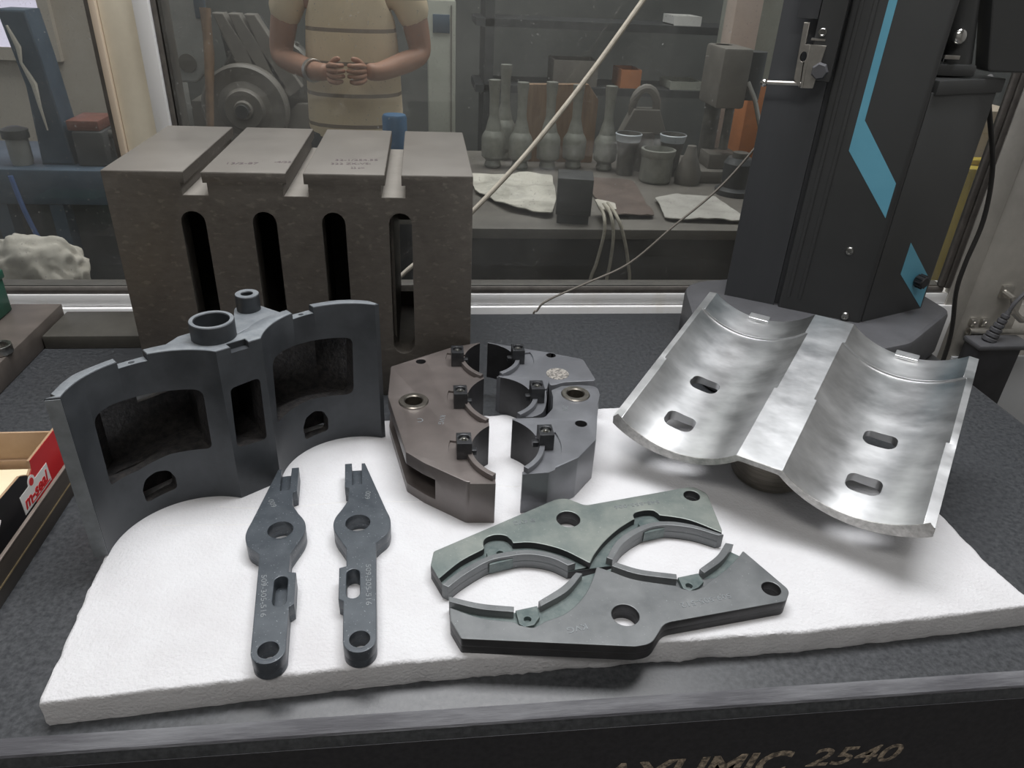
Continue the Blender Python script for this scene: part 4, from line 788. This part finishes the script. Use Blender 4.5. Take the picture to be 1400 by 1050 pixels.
# ------------------------------------------------------------------ the workshop beyond the panes
BZ = -0.09
wb = thing('workbench', 'long greasy workbench beyond the wide pane, dark front below its edge', 'bench', (0.9, 2.8, -0.85))
obj('bench_top', MB().box((0.07, 2.315, BZ - 0.035), (2.2, 3.45, BZ), 0.004), 'bench', wb)
obj('front_board', MB().box((0.09, 2.335, -0.78), (2.18, 2.36, BZ - 0.035)), 'bench_front', wb)
for x, y in ((0.10, 2.37), (2.12, 2.37), (0.10, 3.38), (2.12, 3.38)): obj('leg', MB().box((x, y, -0.85), (x + 0.06, y + 0.06, BZ - 0.035)), 'bench_front', wb)
def sheet(name, label, cat, pts, m_, h=0.012, seed=0, res=26, zb=BZ):
    """a crumpled sheet draped on the bench"""
    xs_ = [p[0] for p in pts]; ys_ = [p[1] for p in pts]; pl = fillet(pts, 0.03, 3)
    me_ = curve_mesh(pl, [], 0, 0.004, 0.0005); g = bmesh.new(); g.from_mesh(me_); bpy.data.meshes.remove(me_)
    for k in range(5):
        bmesh.ops.triangulate(g, faces=g.faces[:]); lg = [e for e in g.edges if e.calc_length() > 0.035]
        if lg: bmesh.ops.subdivide_edges(g, edges=lg, cuts=1)
    for v in g.verts: v.co.z += zb + 0.002 + h * (1 + noise.noise(Vector((v.co.x * 9 + seed, v.co.y * 9, 0)))) + 0.5 * h * noise.noise(Vector((v.co.x * 30, v.co.y * 22 + seed, 1)))
    return tag(obj(name, MB().add(g), m_, ang=80), label, cat)
sheet('stained_cloth', 'stained cream cloth spread on the bench left of the dark iron cube', 'cloth', [(0.18, 2.95), (0.19, 2.72), (0.29, 2.50), (0.43, 2.41), (0.48, 2.62), (0.52, 2.98)], 'dirty_cloth', 0.014, 1)
sheet('brown_sheet', 'brown oily sheet on the bench right of the dark iron cube', 'sheet', [(0.64, 2.96), (0.84, 2.90), (0.80, 2.43), (0.63, 2.43)], 'brown_sheet', 0.010, 5)
sheet('plastic_sheet', 'pale plastic sheet lying near the right end of the bench', 'sheet', [(0.86, 2.66), (1.10, 2.70), (1.12, 2.38), (0.83, 2.40)], 'plastic_sheet', 0.012, 9)
ic = tag(obj('iron_cube', MB().box((0, 0, 0), (0.118, 0.125, 0.122), 0.003, T(0.436, 2.375, BZ + 0.03) @ RZ(-10)), 'dark_paint'), 'dark iron cube standing on the bench between cloth and brown sheet', 'iron block')
obj('cube_foot', MB().box((0.006, 0.006, -0.03), (0.112, 0.12, 0.0), 0.0, T(0.436, 2.375, BZ + 0.03) @ RZ(-10)), 'dark_paint', ic)
sheet('rag', 'small pale rag between the iron cube and hanging cables', 'cloth', [(0.585, 2.50), (0.66, 2.47), (0.645, 2.37), (0.60, 2.38)], 'cloth', 0.016, 14, zb=BZ + 0.03)
for i, (lab, pth) in enumerate((('leftmost of three pale cables hanging over the bench edge', [(0.60, 2.45, -0.05), (0.592, 2.33, -0.05), (0.590, 2.298, -0.10), (0.575, 2.297, -0.20), (0.555, 2.297, -0.32), (0.55, 2.298, -0.8)]),
                              ('middle of three pale cables hanging over the bench edge', [(0.615, 2.45, -0.045), (0.612, 2.33, -0.04), (0.622, 2.298, -0.10), (0.622, 2.297, -0.2), (0.614, 2.297, -0.32), (0.61, 2.298, -0.8)]),
                              ('rightmost of three pale cables hanging over the bench edge', [(0.63, 2.45, -0.04), (0.632, 2.33, -0.045), (0.655, 2.298, -0.10), (0.684, 2.297, -0.2), (0.70, 2.297, -0.32), (0.705, 2.298, -0.8)]))):
    tag(obj('hanging_cable', MB().tube(smooth(pth, 6), 0.0058, 8), 'cord'), lab, 'cable', 'cables over the bench edge')
# row of plungers at the back of the bench
pos = [(0.292, 3.15, 1.0, 'leftmost plunger of the row on the bench, nearest the iron plate'), (0.352, 3.30, 1.12, 'tallest plunger, standing behind the first two of the row'), (0.405, 3.13, 0.99, 'second plunger of the front row, left of the brown board'),
       (0.525, 3.14, 1.0, 'plunger in front of the left part of the brown board'), (0.640, 3.16, 0.97, 'plunger in front of the middle of the brown board'), (0.770, 3.13, 0.98, 'plunger at the right edge of the brown board, beside the yoke')]
pl0 = thing('plunger', pos[0][3], 'plunger', (0, 0, 0), None, 'steel plungers on the bench')
obj('plunger_body', MB().lathe([(0, 0), (0.030, 0), (0.036, 0.01), (0.030, 0.03), (0.048, 0.045), (0.050, 0.12), (0.044, 0.135), (0.034, 0.15), (0, 0.15)], seg=24), 'plunger', pl0)
obj('plunger_neck', MB().lathe([(0, 0.15), (0.034, 0.15), (0.026, 0.185), (0.019, 0.21), (0.020, 0.29), (0.024, 0.325), (0.024, 0.345), (0, 0.345)], seg=20), 'plunger', pl0)
obj('plunger_foot', MB().lathe([(0, -0.0), (0.022, 0.0), (0.022, 0.002), (0.0305, 0.003), (0.0305, 0.006), (0, 0.006)], seg=20), 'iron', pl0)
for i, (x, y, s_, lab) in enumerate(pos):
    if i == 0: o = pl0
    else:
        o = pl0.copy(); COL.objects.link(o)
        for ch_ in [c for c in pl0.children]:
            c = ch_.copy(); COL.objects.link(c); c.parent = o
    o.location = (x, y, BZ); o.scale = (1, 1, s_); o['label'] = lab
bd = MB().prism(fillet([(0.425, BZ), (0.745, BZ), (0.748, 0.175), (0.700, 0.235), (0.436, 0.228)], 0.008, 2), 0, 0.035, (), 0.002, basis((0, 3.29, 0), (1, 0, 0), (0, 0, 1), (0, -1, 0)))
tag(obj('brown_board', bd, 'wood'), 'brown wooden board leaning upright behind the row of plungers', 'board')
yk = thing('yoke_casting', 'grey iron yoke with a round eye, right of the plungers', 'casting', (0.93, 3.16, BZ))
obj('eye', MB().tube([(0.925 + 0.052 * math.cos(math.radians(a)), 3.16, 0.165 + 0.075 * math.sin(math.radians(a))) for a in range(-20, 201, 20)], 0.018, 10), 'mid_paint', yk)
obj('shoulder', MB().prism([(0.83, 0.06), (1.03, 0.06), (0.985, 0.16), (0.875, 0.16)], 0, 0.07, (), 0.004, basis((0, 3.20, 0), (1, 0, 0), (0, 0, 1), (0, -1, 0))), 'mid_paint', yk)
obj('stem', MB().cyl((0.93, 3.165, BZ), (0.93, 3.165, 0.07), 0.055), 'mid_paint', yk)
for x, lab in ((0.845, 'pale plastic cup under the left arm of the grey yoke'), (1.035, 'pale plastic cup under the right arm of the grey yoke')):
    k = 0.0 if x < 0.9 else 0.02
    cu_ = tag(obj('cup', MB().lathe([(0, BZ), (0.036, BZ), (0.040, -0.0), (0.046, 0.03), (0.055, 0.075), (0.050, 0.078), (0.040, 0.03), (0, 0.02)], T(x, 3.06, 0), 24), 'iron'), lab, 'cup', 'cups beside the yoke')
    obj('cup_rim', MB().lathe([(0.0455, 0.030), (0.056, 0.076), (0.052, 0.079), (0.044, 0.035)], T(x, 3.06, 0), 24, True), 'white_cup', cu_)
pt = tag(obj('iron_pot', MB().lathe([(0, BZ), (0.060, BZ), (0.066, -0.08), (0.064, 0.01), (0.070, 0.02), (0.070, 0.04), (0.060, 0.042), (0.056, 0.0), (0, -0.01)], T(0.945, 2.95, 0), 32), 'plunger'), 'round grey iron pot in front of the yoke on the bench', 'pot')
cn = tag(obj('iron_cone', MB().lathe([(0, BZ), (0.05, BZ), (0.055, -0.05), (0.024, 0.03), (0.018, 0.06), (0, 0.06)], T(1.075, 2.93, 0), 24), 'mid_paint'), 'grey cone shaped casting right of the round pot', 'casting')
dpz = thing('drill_press', 'dark bench drill beside the measuring column, behind the pane', 'drill press', (1.24, 3.05, BZ))
obj('drill_base', MB().box((1.13, 2.93, BZ), (1.38, 3.2, -0.04), 0.006).box((1.17, 2.97, -0.04), (1.30, 3.1, 0.02), 0.004), 'mid_paint', dpz)
obj('drill_column', MB().cyl((1.20, 3.10, -0.04), (1.20, 3.10, 0.42), 0.034), 'iron', dpz)
obj('drill_head', MB().box((1.15, 2.95, 0.20), (1.27, 3.16, 0.42), 0.012), 'mid_paint', dpz)
obj('drill_spindle', MB().cyl((1.225, 2.98, 0.04), (1.225, 2.98, 0.21), 0.018), 'iron', dpz)
obj('drill_motor', MB().cyl((1.33, 3.10, 0.22), (1.33, 3.10, 0.40), 0.055), 'dark_paint', dpz)
obj('drill_lever', MB().tube([(1.27, 2.96, 0.30), (1.30, 2.93, 0.24), (1.335, 2.90, 0.13)], 0.009, 8), 'nickel', dpz)
vb = thing('valve_body', 'rusty cylinder with a flange on the bench below the drill', 'casting', (1.22, 2.78, BZ))
obj('valve_barrel', MB().lathe([(0, BZ), (0.075, BZ), (0.075, -0.07), (0.055, -0.06), (0.058, 0.03), (0.045, 0.05), (0, 0.05)], T(1.22, 2.78, 0), 28), 'dark_paint', vb)
obj('valve_cap', MB().cyl((1.22, 2.78, 0.05), (1.22, 2.78, 0.07), 0.03), 'iron', vb)
tag(obj('orange_box', MB().box((1.41, 3.25, BZ + 0.0005), (1.60, 3.42, 0.26), 0.004), 'orange'), 'orange brown box next to the drill, cut by the measuring column', 'box')
# shelf of clutter on the back wall
sf = thing('wall_shelf', 'dark shelf with small bright parts high on the far wall', 'shelf', (1.2, 4.6, 0.2))
obj('shelf_board', MB().box((0.3, 4.45, 0.02), (2.4, 4.85, 0.06)), 'dark_paint', sf)
for x in (0.35, 2.3): obj('upright', MB().box((x, 4.45, -0.85), (x + 0.05, 4.85, 0.9)), 'dark_paint', sf)
obj('upper_board', MB().box((0.3, 4.45, 0.36), (2.4, 4.85, 0.40)), 'dark_paint', sf)
for x, z, w_, h_, m_, nm, lab in ((1.42, 0.40, 0.16, 0.05, 'white_print', 'white_tray', 'white tray on the upper wall shelf'), (1.15, 0.06, 0.12, 0.10, 'orange', 'orange_carton', 'small orange carton on the lower wall shelf'), (1.45, 0.06, 0.20, 0.045, 'sage', 'pale_tray', 'pale green tray on the lower wall shelf'), (0.75, 0.06, 0.26, 0.14, 'mid_paint', 'grey_bin', 'grey bin on the lower wall shelf behind the plungers')):
    b1 = MB().box((x, 4.48, z + 0.0005), (x + w_, 4.7, z + 0.006)).box((x, 4.48, z + 0.0005), (x + w_, 4.486, z + h_)).box((x, 4.694, z + 0.0005), (x + w_, 4.7, z + h_)).box((x, 4.486, z + 0.0005), (x + 0.006, 4.694, z + h_)).box((x + w_ - 0.006, 4.486, z + 0.0005), (x + w_, 4.694, z + h_))
    tag(obj(nm, b1, m_), lab, 'tray')
lk = thing('sage_locker', 'pale grey green locker with a small blue grey panel behind the person', 'locker', (0.10, 4.0, -0.85))
obj('locker_body', MB().box((0.03, 3.9, -0.85), (0.165, 4.3, 0.50), 0.006), 'sage', lk)
obj('locker_panel', MB().box((0.055, 3.893, 0.36), (0.135, 3.901, 0.44), 0.002), 'blue_paint', lk)
obj('locker_seam', MB().box((0.140, 3.895, -0.8), (0.146, 3.901, 0.48)), 'mid_paint', lk)
tag(obj('pink_post', MB().box((1.42, 3.6, -0.85), (1.548, 3.72, 3.0), 0.004), 'pinkish'), 'pale pinkish post behind the drill at the top of the pane', 'post')
tag(obj('sage_cabinet', MB().box((1.60, 3.75, -0.85), (2.5, 4.25, 2.2), 0.006).box((1.72, 3.742, -0.7), (2.4, 3.752, 2.1), 0.003), 'sage'), 'tall pale green cabinet behind the pink post and measuring column', 'cabinet')
tag(obj('yellow_post', MB().box((1.46, 1.86, -0.85), (1.62, 1.98, 0.235), 0.006).box((1.50, 1.90, 0.235), (1.58, 1.94, 0.25), 0.004), 'yellow'), 'yellow painted guard post outside the pane by the corner', 'post')
tag(obj('tan_crate', MB().box((1.43, 2.02, -0.85), (1.70, 2.22, 0.36), 0.004).box((1.425, 2.015, 0.30), (1.705, 2.225, 0.33), 0.003), 'cream_edge'), 'tan crate standing behind the yellow guard post', 'crate')
# machine with wheels
mc = thing('wheel_machine', 'grey machine with two big round wheels and slanted ribs, behind the person', 'machine', (-0.72, 3.6, -0.85))
obj('machine_body', MB().box((-0.98, 3.42, -0.85), (-0.35, 3.95, 0.10), 0.01), 'mid_paint', mc)
obj('front_wheel', MB().lathe([(0, -0.02), (0.035, -0.02), (0.04, 0.0), (0.075, 0.0), (0.085, 0.02), (0.11, 0.03), (0.165, 0.02), (0.175, 0.03), (0.175, 0.09), (0, 0.09)], basis((-0.738, 3.30, 0.085), (1, 0, 0), (0, 0, -1), (0, 1, 0)), 44), 'mid_paint', mc)
obj('wheel_hub', MB().cyl((-0.738, 3.26, 0.085), (-0.738, 3.30, 0.085), 0.026), 'dark_paint', mc)
obj('rear_wheel', MB().lathe([(0, 0.0), (0.12, 0.0), (0.135, 0.02), (0.19, 0.02), (0.20, 0.03), (0.20, 0.10), (0, 0.10)], basis((-0.640, 3.42, 0.165), (1, 0, 0), (0, 0, -1), (0, 1, 0)), 44), 'iron', mc)
for i in range(20):
    a = 2 * PI * i / 20; obj('wheel_tooth', MB().box((-0.004, -0.002, -0.006), (0.012, 0.03, 0.006), 0, T(-0.64 + 0.198 * math.cos(a), 3.45, 0.165 + 0.198 * math.sin(a)) @ Matrix.Rotation(-a, 4, 'Y')), 'iron', mc)
for i in range(3):
    x = -0.83 + 0.062 * i; obj('slanted_rib', MB().prism([(x, 0.44), (x + 0.042, 0.44), (x + 0.20, 0.17), (x + 0.150, 0.13), (x + 0.10, 0.17)], 0, 0.08, (), 0.004, basis((0, 3.46, 0), (1, 0, 0), (0, 0, 1), (0, -1, 0))), 'mid_paint', mc)
obj('rib_plate', MB().prism([(-0.84, 0.43), (-0.66, 0.43), (-0.50, 0.16), (-0.80, 0.10)], 0, 0.02, (), 0.003, basis((0, 3.50, 0), (1, 0, 0), (0, 0, 1), (0, -1, 0))), 'dark_paint', mc)
mh = thing('machine_head', 'pale grey rounded machine head hanging at the left of the wide pane', 'machine', (-0.93, 3.35, 0.2))
obj('head_shell', MB().prism(fillet([(-1.06, 1.2), (-1.06, 0.18), (-0.92, 0.18), (-0.862, 0.24), (-0.862, 1.2)], 0.03, 4), 0, 0.055, (), 0.008, basis((0, 3.405, 0), (1, 0, 0), (0, 0, 1), (0, -1, 0))), 'grey_paint', mh)
obj('head_disc', MB().cyl((-0.945, 3.345, 0.255), (-0.945, 3.352, 0.255), 0.035), 'mid_paint', mh)
obj('head_window', MB().box((-0.885, 3.34, 0.42), (-0.845, 3.37, 0.9), 0.004), 'blue_paint', mh)
obj('head_column', MB().box((-1.16, 3.36, -0.85), (-1.03, 3.60, 1.2)), 'grey_paint', mh)
tag(obj('brown_pipe', MB().tube([(-0.838, 3.32, 0.46), (-0.842, 3.30, 0.30), (-0.865, 3.215, 0.0), (-0.87, 3.20, -0.848)], 0.016, 12, [0.022, 0.020, 0.015, 0.015]), 'copper'), 'brown vertical pipe between the pale machine head and wheels', 'pipe')
bc = tag(obj('blue_can', MB().lathe([(0, -0.05), (0.036, -0.05), (0.038, -0.04), (0.038, 0.235), (0.034, 0.242), (0, 0.242)], T(-0.087, 2.40, 0), 28), 'blue_can'), 'blue cylinder standing behind the iron plate in front of the person', 'canister')
st = thing('small_stand', 'low stand under the blue cylinder', 'stand', (-0.1, 2.42, -0.85))
obj('stand_top', MB().box((-0.24, 2.30, -0.075), (0.03, 2.52, -0.05), 0.003), 'bench', st)
for x, y in ((-0.23, 2.31), (0.0, 2.31), (-0.23, 2.49), (0.0, 2.49)): obj('leg', MB().box((x, y, -0.85), (x + 0.02, y + 0.02, -0.075)), 'bench_front', st)
# behind the narrow left pane
bm_ = thing('blue_machine_bed', 'long dark blue machine bed across the narrow left pane', 'machine', (-1.5, 3.0, -0.85))
obj('bed', MB().box((-2.3, 2.92, -0.21), (-1.17, 3.4, -0.077), 0.008), 'blue_paint', bm_)
obj('bed_base', MB().box((-2.25, 3.0, -0.85), (-1.21, 3.35, -0.21), 0.01), 'dark_paint', bm_)
for x in (-1.62, -1.42): obj('bed_leg', MB().box((x, 2.93, -0.85), (x + 0.05, 3.0, -0.21)), 'blue_paint', bm_)
obj('blue_hose', MB().tube(smooth([(-1.52, 2.915, -0.10), (-1.50, 2.91, -0.25), (-1.46, 2.91, -0.42), (-1.40, 2.91, -0.6)], 5), 0.009, 8), mat('blue_hose', (0.10, 0.18, 0.42), 0.4), bm_)
bp_ = tag(obj('blue_post', MB().prism([(-1.455, 0.45), (-1.36, 0.45), (-1.345, 0.30), (-1.320, -0.0775), (-1.44, -0.0775), (-1.425, 0.20)], 0, 0.12, (), 0.008, basis((0, 3.12, 0), (1, 0, 0), (0, 0, 1), (0, -1, 0))), 'blue_paint'), 'dark blue tapered post with a pale streak standing on the blue bed', 'post')
obj('pale_streak', MB().tube([(-1.43, 2.995, 0.40), (-1.41, 2.995, 0.33), (-1.415, 2.995, 0.28), (-1.39, 2.995, 0.21), (-1.39, 2.995, 0.13), (-1.385, 2.995, 0.05)], 0.010, 8, [0.004, 0.010, 0.005, 0.011, 0.006, 0.003]), 'cloth', bp_)
vs = thing('vise', 'dark vise with a reddish jaw on the blue bed beside the post', 'vise', (-1.3, 3.05, -0.077))
obj('vise_body', MB().box((-1.300, 2.98, -0.077), (-1.19, 3.18, 0.05), 0.008), 'dark_paint', vs)
obj('vise_jaw', MB().box((-1.315, 2.99, 0.05), (-1.20, 3.16, 0.088), 0.006), mat('reddish_jaw', (0.22, 0.09, 0.07), 0.5, var=0.2), vs)
obj('vise_screw', MB().cyl((-1.20, 3.05, 0.03), (-1.12, 3.05, 0.03), 0.016), 'iron', vs)
fi_ = thing('filter_jar', 'small grey jar with metal bands left of the blue post', 'jar', (-1.50, 2.99, -0.077))
obj('jar_body', MB().lathe([(0, -0.077), (0.034, -0.077), (0.038, -0.06), (0.038, 0.02), (0, 0.02)], T(-1.505, 3.0, 0), 24), 'grey_paint', fi_)
obj('jar_cap', MB().lathe([(0, 0.02), (0.046, 0.02), (0.046, 0.05), (0.02, 0.06), (0, 0.06)], T(-1.505, 3.0, 0), 24), 'dark_paint', fi_)
def bundle():
    g = bmesh.new(); bmesh.ops.create_icosphere(g, subdivisions=5, radius=1)
    for v in g.verts:
        p = v.co.copy(); f = 1 + 0.16 * noise.noise(p * 1.7) + 0.05 * (1 - 2 * abs(noise.noise(Vector((p.x * 3 + p.z * 2, p.y * 3, p.z * 3 - p.x)) + Vector((3, 1, 2))))) + 0.10 * abs(noise.noise(Vector((p.x * 4.5, p.y * 4, p.z * 1.5)))) - 0.10 * abs(noise.noise(Vector((p.x * 2.4 + 7, p.y * 3, p.z * 5))))
        v.co = Vector((p.x * 0.125, p.y * 0.10, max(p.z, -0.7) * 0.105)) * f
    bmesh.ops.translate(g, vec=(-0.985, 1.88, -0.086), verts=g.verts); return MB().add(g)
tag(obj('cloth_bundle', bundle(), 'cloth', ang=80), 'crumpled cream cloth bundle just outside the left pane', 'cloth')
ob_ = thing('outer_ledge', 'dark ledge under the cloth bundle outside the left pane', 'ledge', (-1.2, 1.88, -0.85))
obj('ledge_top', MB().box((-1.9, 1.74, -0.22), (-0.70, 2.05, -0.1795), 0.003), 'bench_front', ob_)
obj('ledge_board', MB().box((-1.88, 1.80, -0.85), (-0.72, 2.0, -0.22)), 'bench_front', ob_)

# ------------------------------------------------------------------ person beyond the pane
def skin(verts, edges, root=0, sub=2):
    g = bmesh.new(); ly = g.verts.layers.skin.verify(); vs_ = []
    for i, (p, r) in enumerate(verts):
        v = g.verts.new(p); v[ly].radius = (r, r) if not isinstance(r, tuple) else r; v[ly].use_root = (i == root); vs_.append(v)
    for a, b in edges: g.edges.new((vs_[a], vs_[b]))
    me_ = bpy.data.meshes.new('s'); g.to_mesh(me_); g.free(); o = bpy.data.objects.new('s', me_); COL.objects.link(o)
    o.modifiers.new('s', 'SKIN').use_smooth_shade = True; sb = o.modifiers.new('u', 'SUBSURF'); sb.levels = sub; sb.render_levels = sub
    dg = bpy.context.evaluated_depsgraph_get(); out = bpy.data.meshes.new_from_object(o.evaluated_get(dg))
    bpy.data.objects.remove(o); bpy.data.meshes.remove(me_); return out
pe = thing('person', 'person in a cream striped short sleeved shirt, forearms raised together before the belly', 'person', (-0.235, 2.78, -0.85))
B = [((0, 0, 0.95), (0.15, 0.10)), ((0, 0.01, 1.12), (0.14, 0.095)), ((0, 0.0, 1.32), (0.155, 0.10)), ((0, 0.01, 1.43), (0.10, 0.070)), ((0, 0.0, 1.515), 0.046), ((0, -0.02, 1.585), (0.058, 0.075)), ((0, -0.02, 1.68), (0.074, 0.092)), ((0, -0.01, 1.745), (0.055, 0.07)),
     ((-0.195, 0.0, 1.42), 0.055), ((-0.245, 0.01, 1.20), 0.042), ((-0.10, -0.20, 1.185), 0.030), ((-0.055, -0.245, 1.19), 0.027),
     ((0.195, 0.0, 1.42), 0.055), ((0.235, 0.01, 1.22), 0.042), ((0.10, -0.20, 1.19), 0.030), ((0.06, -0.245, 1.195), 0.027),
     ((-0.095, 0, 0.87), 0.085), ((-0.105, -0.01, 0.48), 0.055), ((-0.105, 0.02, 0.085), 0.038), ((-0.115, -0.10, 0.035), 0.034),
     ((0.095, 0, 0.87), 0.085), ((0.105, -0.01, 0.48), 0.055), ((0.105, 0.02, 0.085), 0.038), ((0.115, -0.10, 0.035), 0.034)]
Eb = [(0, 1), (1, 2), (2, 3), (3, 4), (4, 5), (5, 6), (6, 7), (3, 8), (8, 9), (9, 10), (10, 11), (3, 12), (12, 13), (13, 14), (14, 15), (0, 16), (16, 17), (17, 18), (18, 19), (0, 20), (20, 21), (21, 22), (22, 23)]
bod = MB().me(skin(B, Eb))
for s in (-1, 1):
    wx, wz = s * 0.058, 1.192
    for k, (dz, ln) in enumerate(((0.024, 0.062), (0.008, 0.070), (-0.008, 0.066), (-0.024, 0.052))):
        bod.me(skin([((wx, -0.25, wz + dz * 0.7), 0.0095), ((wx - s * 0.012, -0.285, wz + dz), 0.0090), ((wx - s * 0.034, -0.285 - 0.3 * ln, wz + dz), 0.0082), ((wx - s * (0.02 + 0.5 * ln), -0.275, wz + dz * 0.95), 0.0070)], [(0, 1), (1, 2), (2, 3)], 0, 1))
    bod.me(skin([((wx, -0.24, wz + 0.012), 0.0110), ((wx - s * 0.022, -0.252, wz + 0.036), 0.0100), ((wx - s * 0.040, -0.272, wz + 0.042), 0.0080)], [(0, 1), (1, 2)], 0, 1))
    bod.ball((s * 0.078, -0.012, 1.665), 0.016, (0.45, 0.9, 1.5), 12)
bod.ball((0, -0.118, 1.655), 0.014, (0.8, 1.1, 1.5), 12)
PW = T(-0.235, 2.78, -0.85)
bod.bm.transform(PW); obj('body', bod, 'skin', pe, ang=180)
fc = MB()
for s in (-1, 1): fc.ball((s * 0.030, -0.100, 1.69), 0.011, (1.2, 0.6, 0.8), 12)
fc.bm.transform(PW); obj('eyes', fc, 'white_print', pe)
mo = MB().ball((0, -0.103, 1.618), 0.018, (1.2, 0.35, 0.3), 12); mo.bm.transform(PW); obj('mouth', mo, 'red', pe)
hr = MB().ball((0, 0.012, 1.715), 0.098, (0.86, 1.0, 0.80), 24); hr.bm.transform(PW); obj('hair', hr, 'hair', pe)
S = [((0, 0, 0.84), (0.192, 0.135)), ((0, 0, 1.05), (0.178, 0.125)), ((0, 0.0, 1.20), (0.175, 0.125)), ((0, 0.0, 1.34), (0.178, 0.122)), ((0, 0.01, 1.44), (0.12, 0.09)), ((0, 0.01, 1.49), (0.066, 0.066)),
     ((-0.19, 0.0, 1.425), 0.074), ((-0.232, 0.005, 1.29), 0.068), ((0.19, 0.0, 1.425), 0.074), ((0.228, 0.005, 1.30), 0.068)]
shm = skin(S, [(0, 1), (1, 2), (2, 3), (3, 4), (4, 5), (4, 6), (6, 7), (4, 8), (8, 9)]); shm.transform(PW); obj('shirt', shm, 'shirt', pe, ang=180)
Tr = [((0, 0.0, 1.10), (0.150, 0.110)), ((0, 0.0, 0.93), (0.178, 0.135)), ((-0.098, 0, 0.83), 0.128), ((-0.105, -0.01, 0.48), 0.092), ((-0.105, 0.015, 0.10), 0.076), ((0.098, 0, 0.83), 0.128), ((0.105, -0.01, 0.48), 0.092), ((0.105, 0.015, 0.10), 0.076)]
trm = skin(Tr, [(0, 1), (1, 2), (2, 3), (3, 4), (1, 5), (5, 6), (6, 7)]); trm.transform(PW); obj('trousers', trm, 'trouser', pe, ang=180)
for s in (-1, 1):
    sm = MB().ball((s * 0.112, -0.045, 0.042), 0.05, (0.95, 2.5, 0.82), 16); sm.bm.transform(PW); obj('shoe', sm, 'sole', pe)
wt = MB().ring((-0.118, -0.175, 1.186), (-0.108, -0.19, 1.186), 0.036, 0.030, 20); wt.bm.transform(PW); obj('wristband', wt, 'nickel', pe)
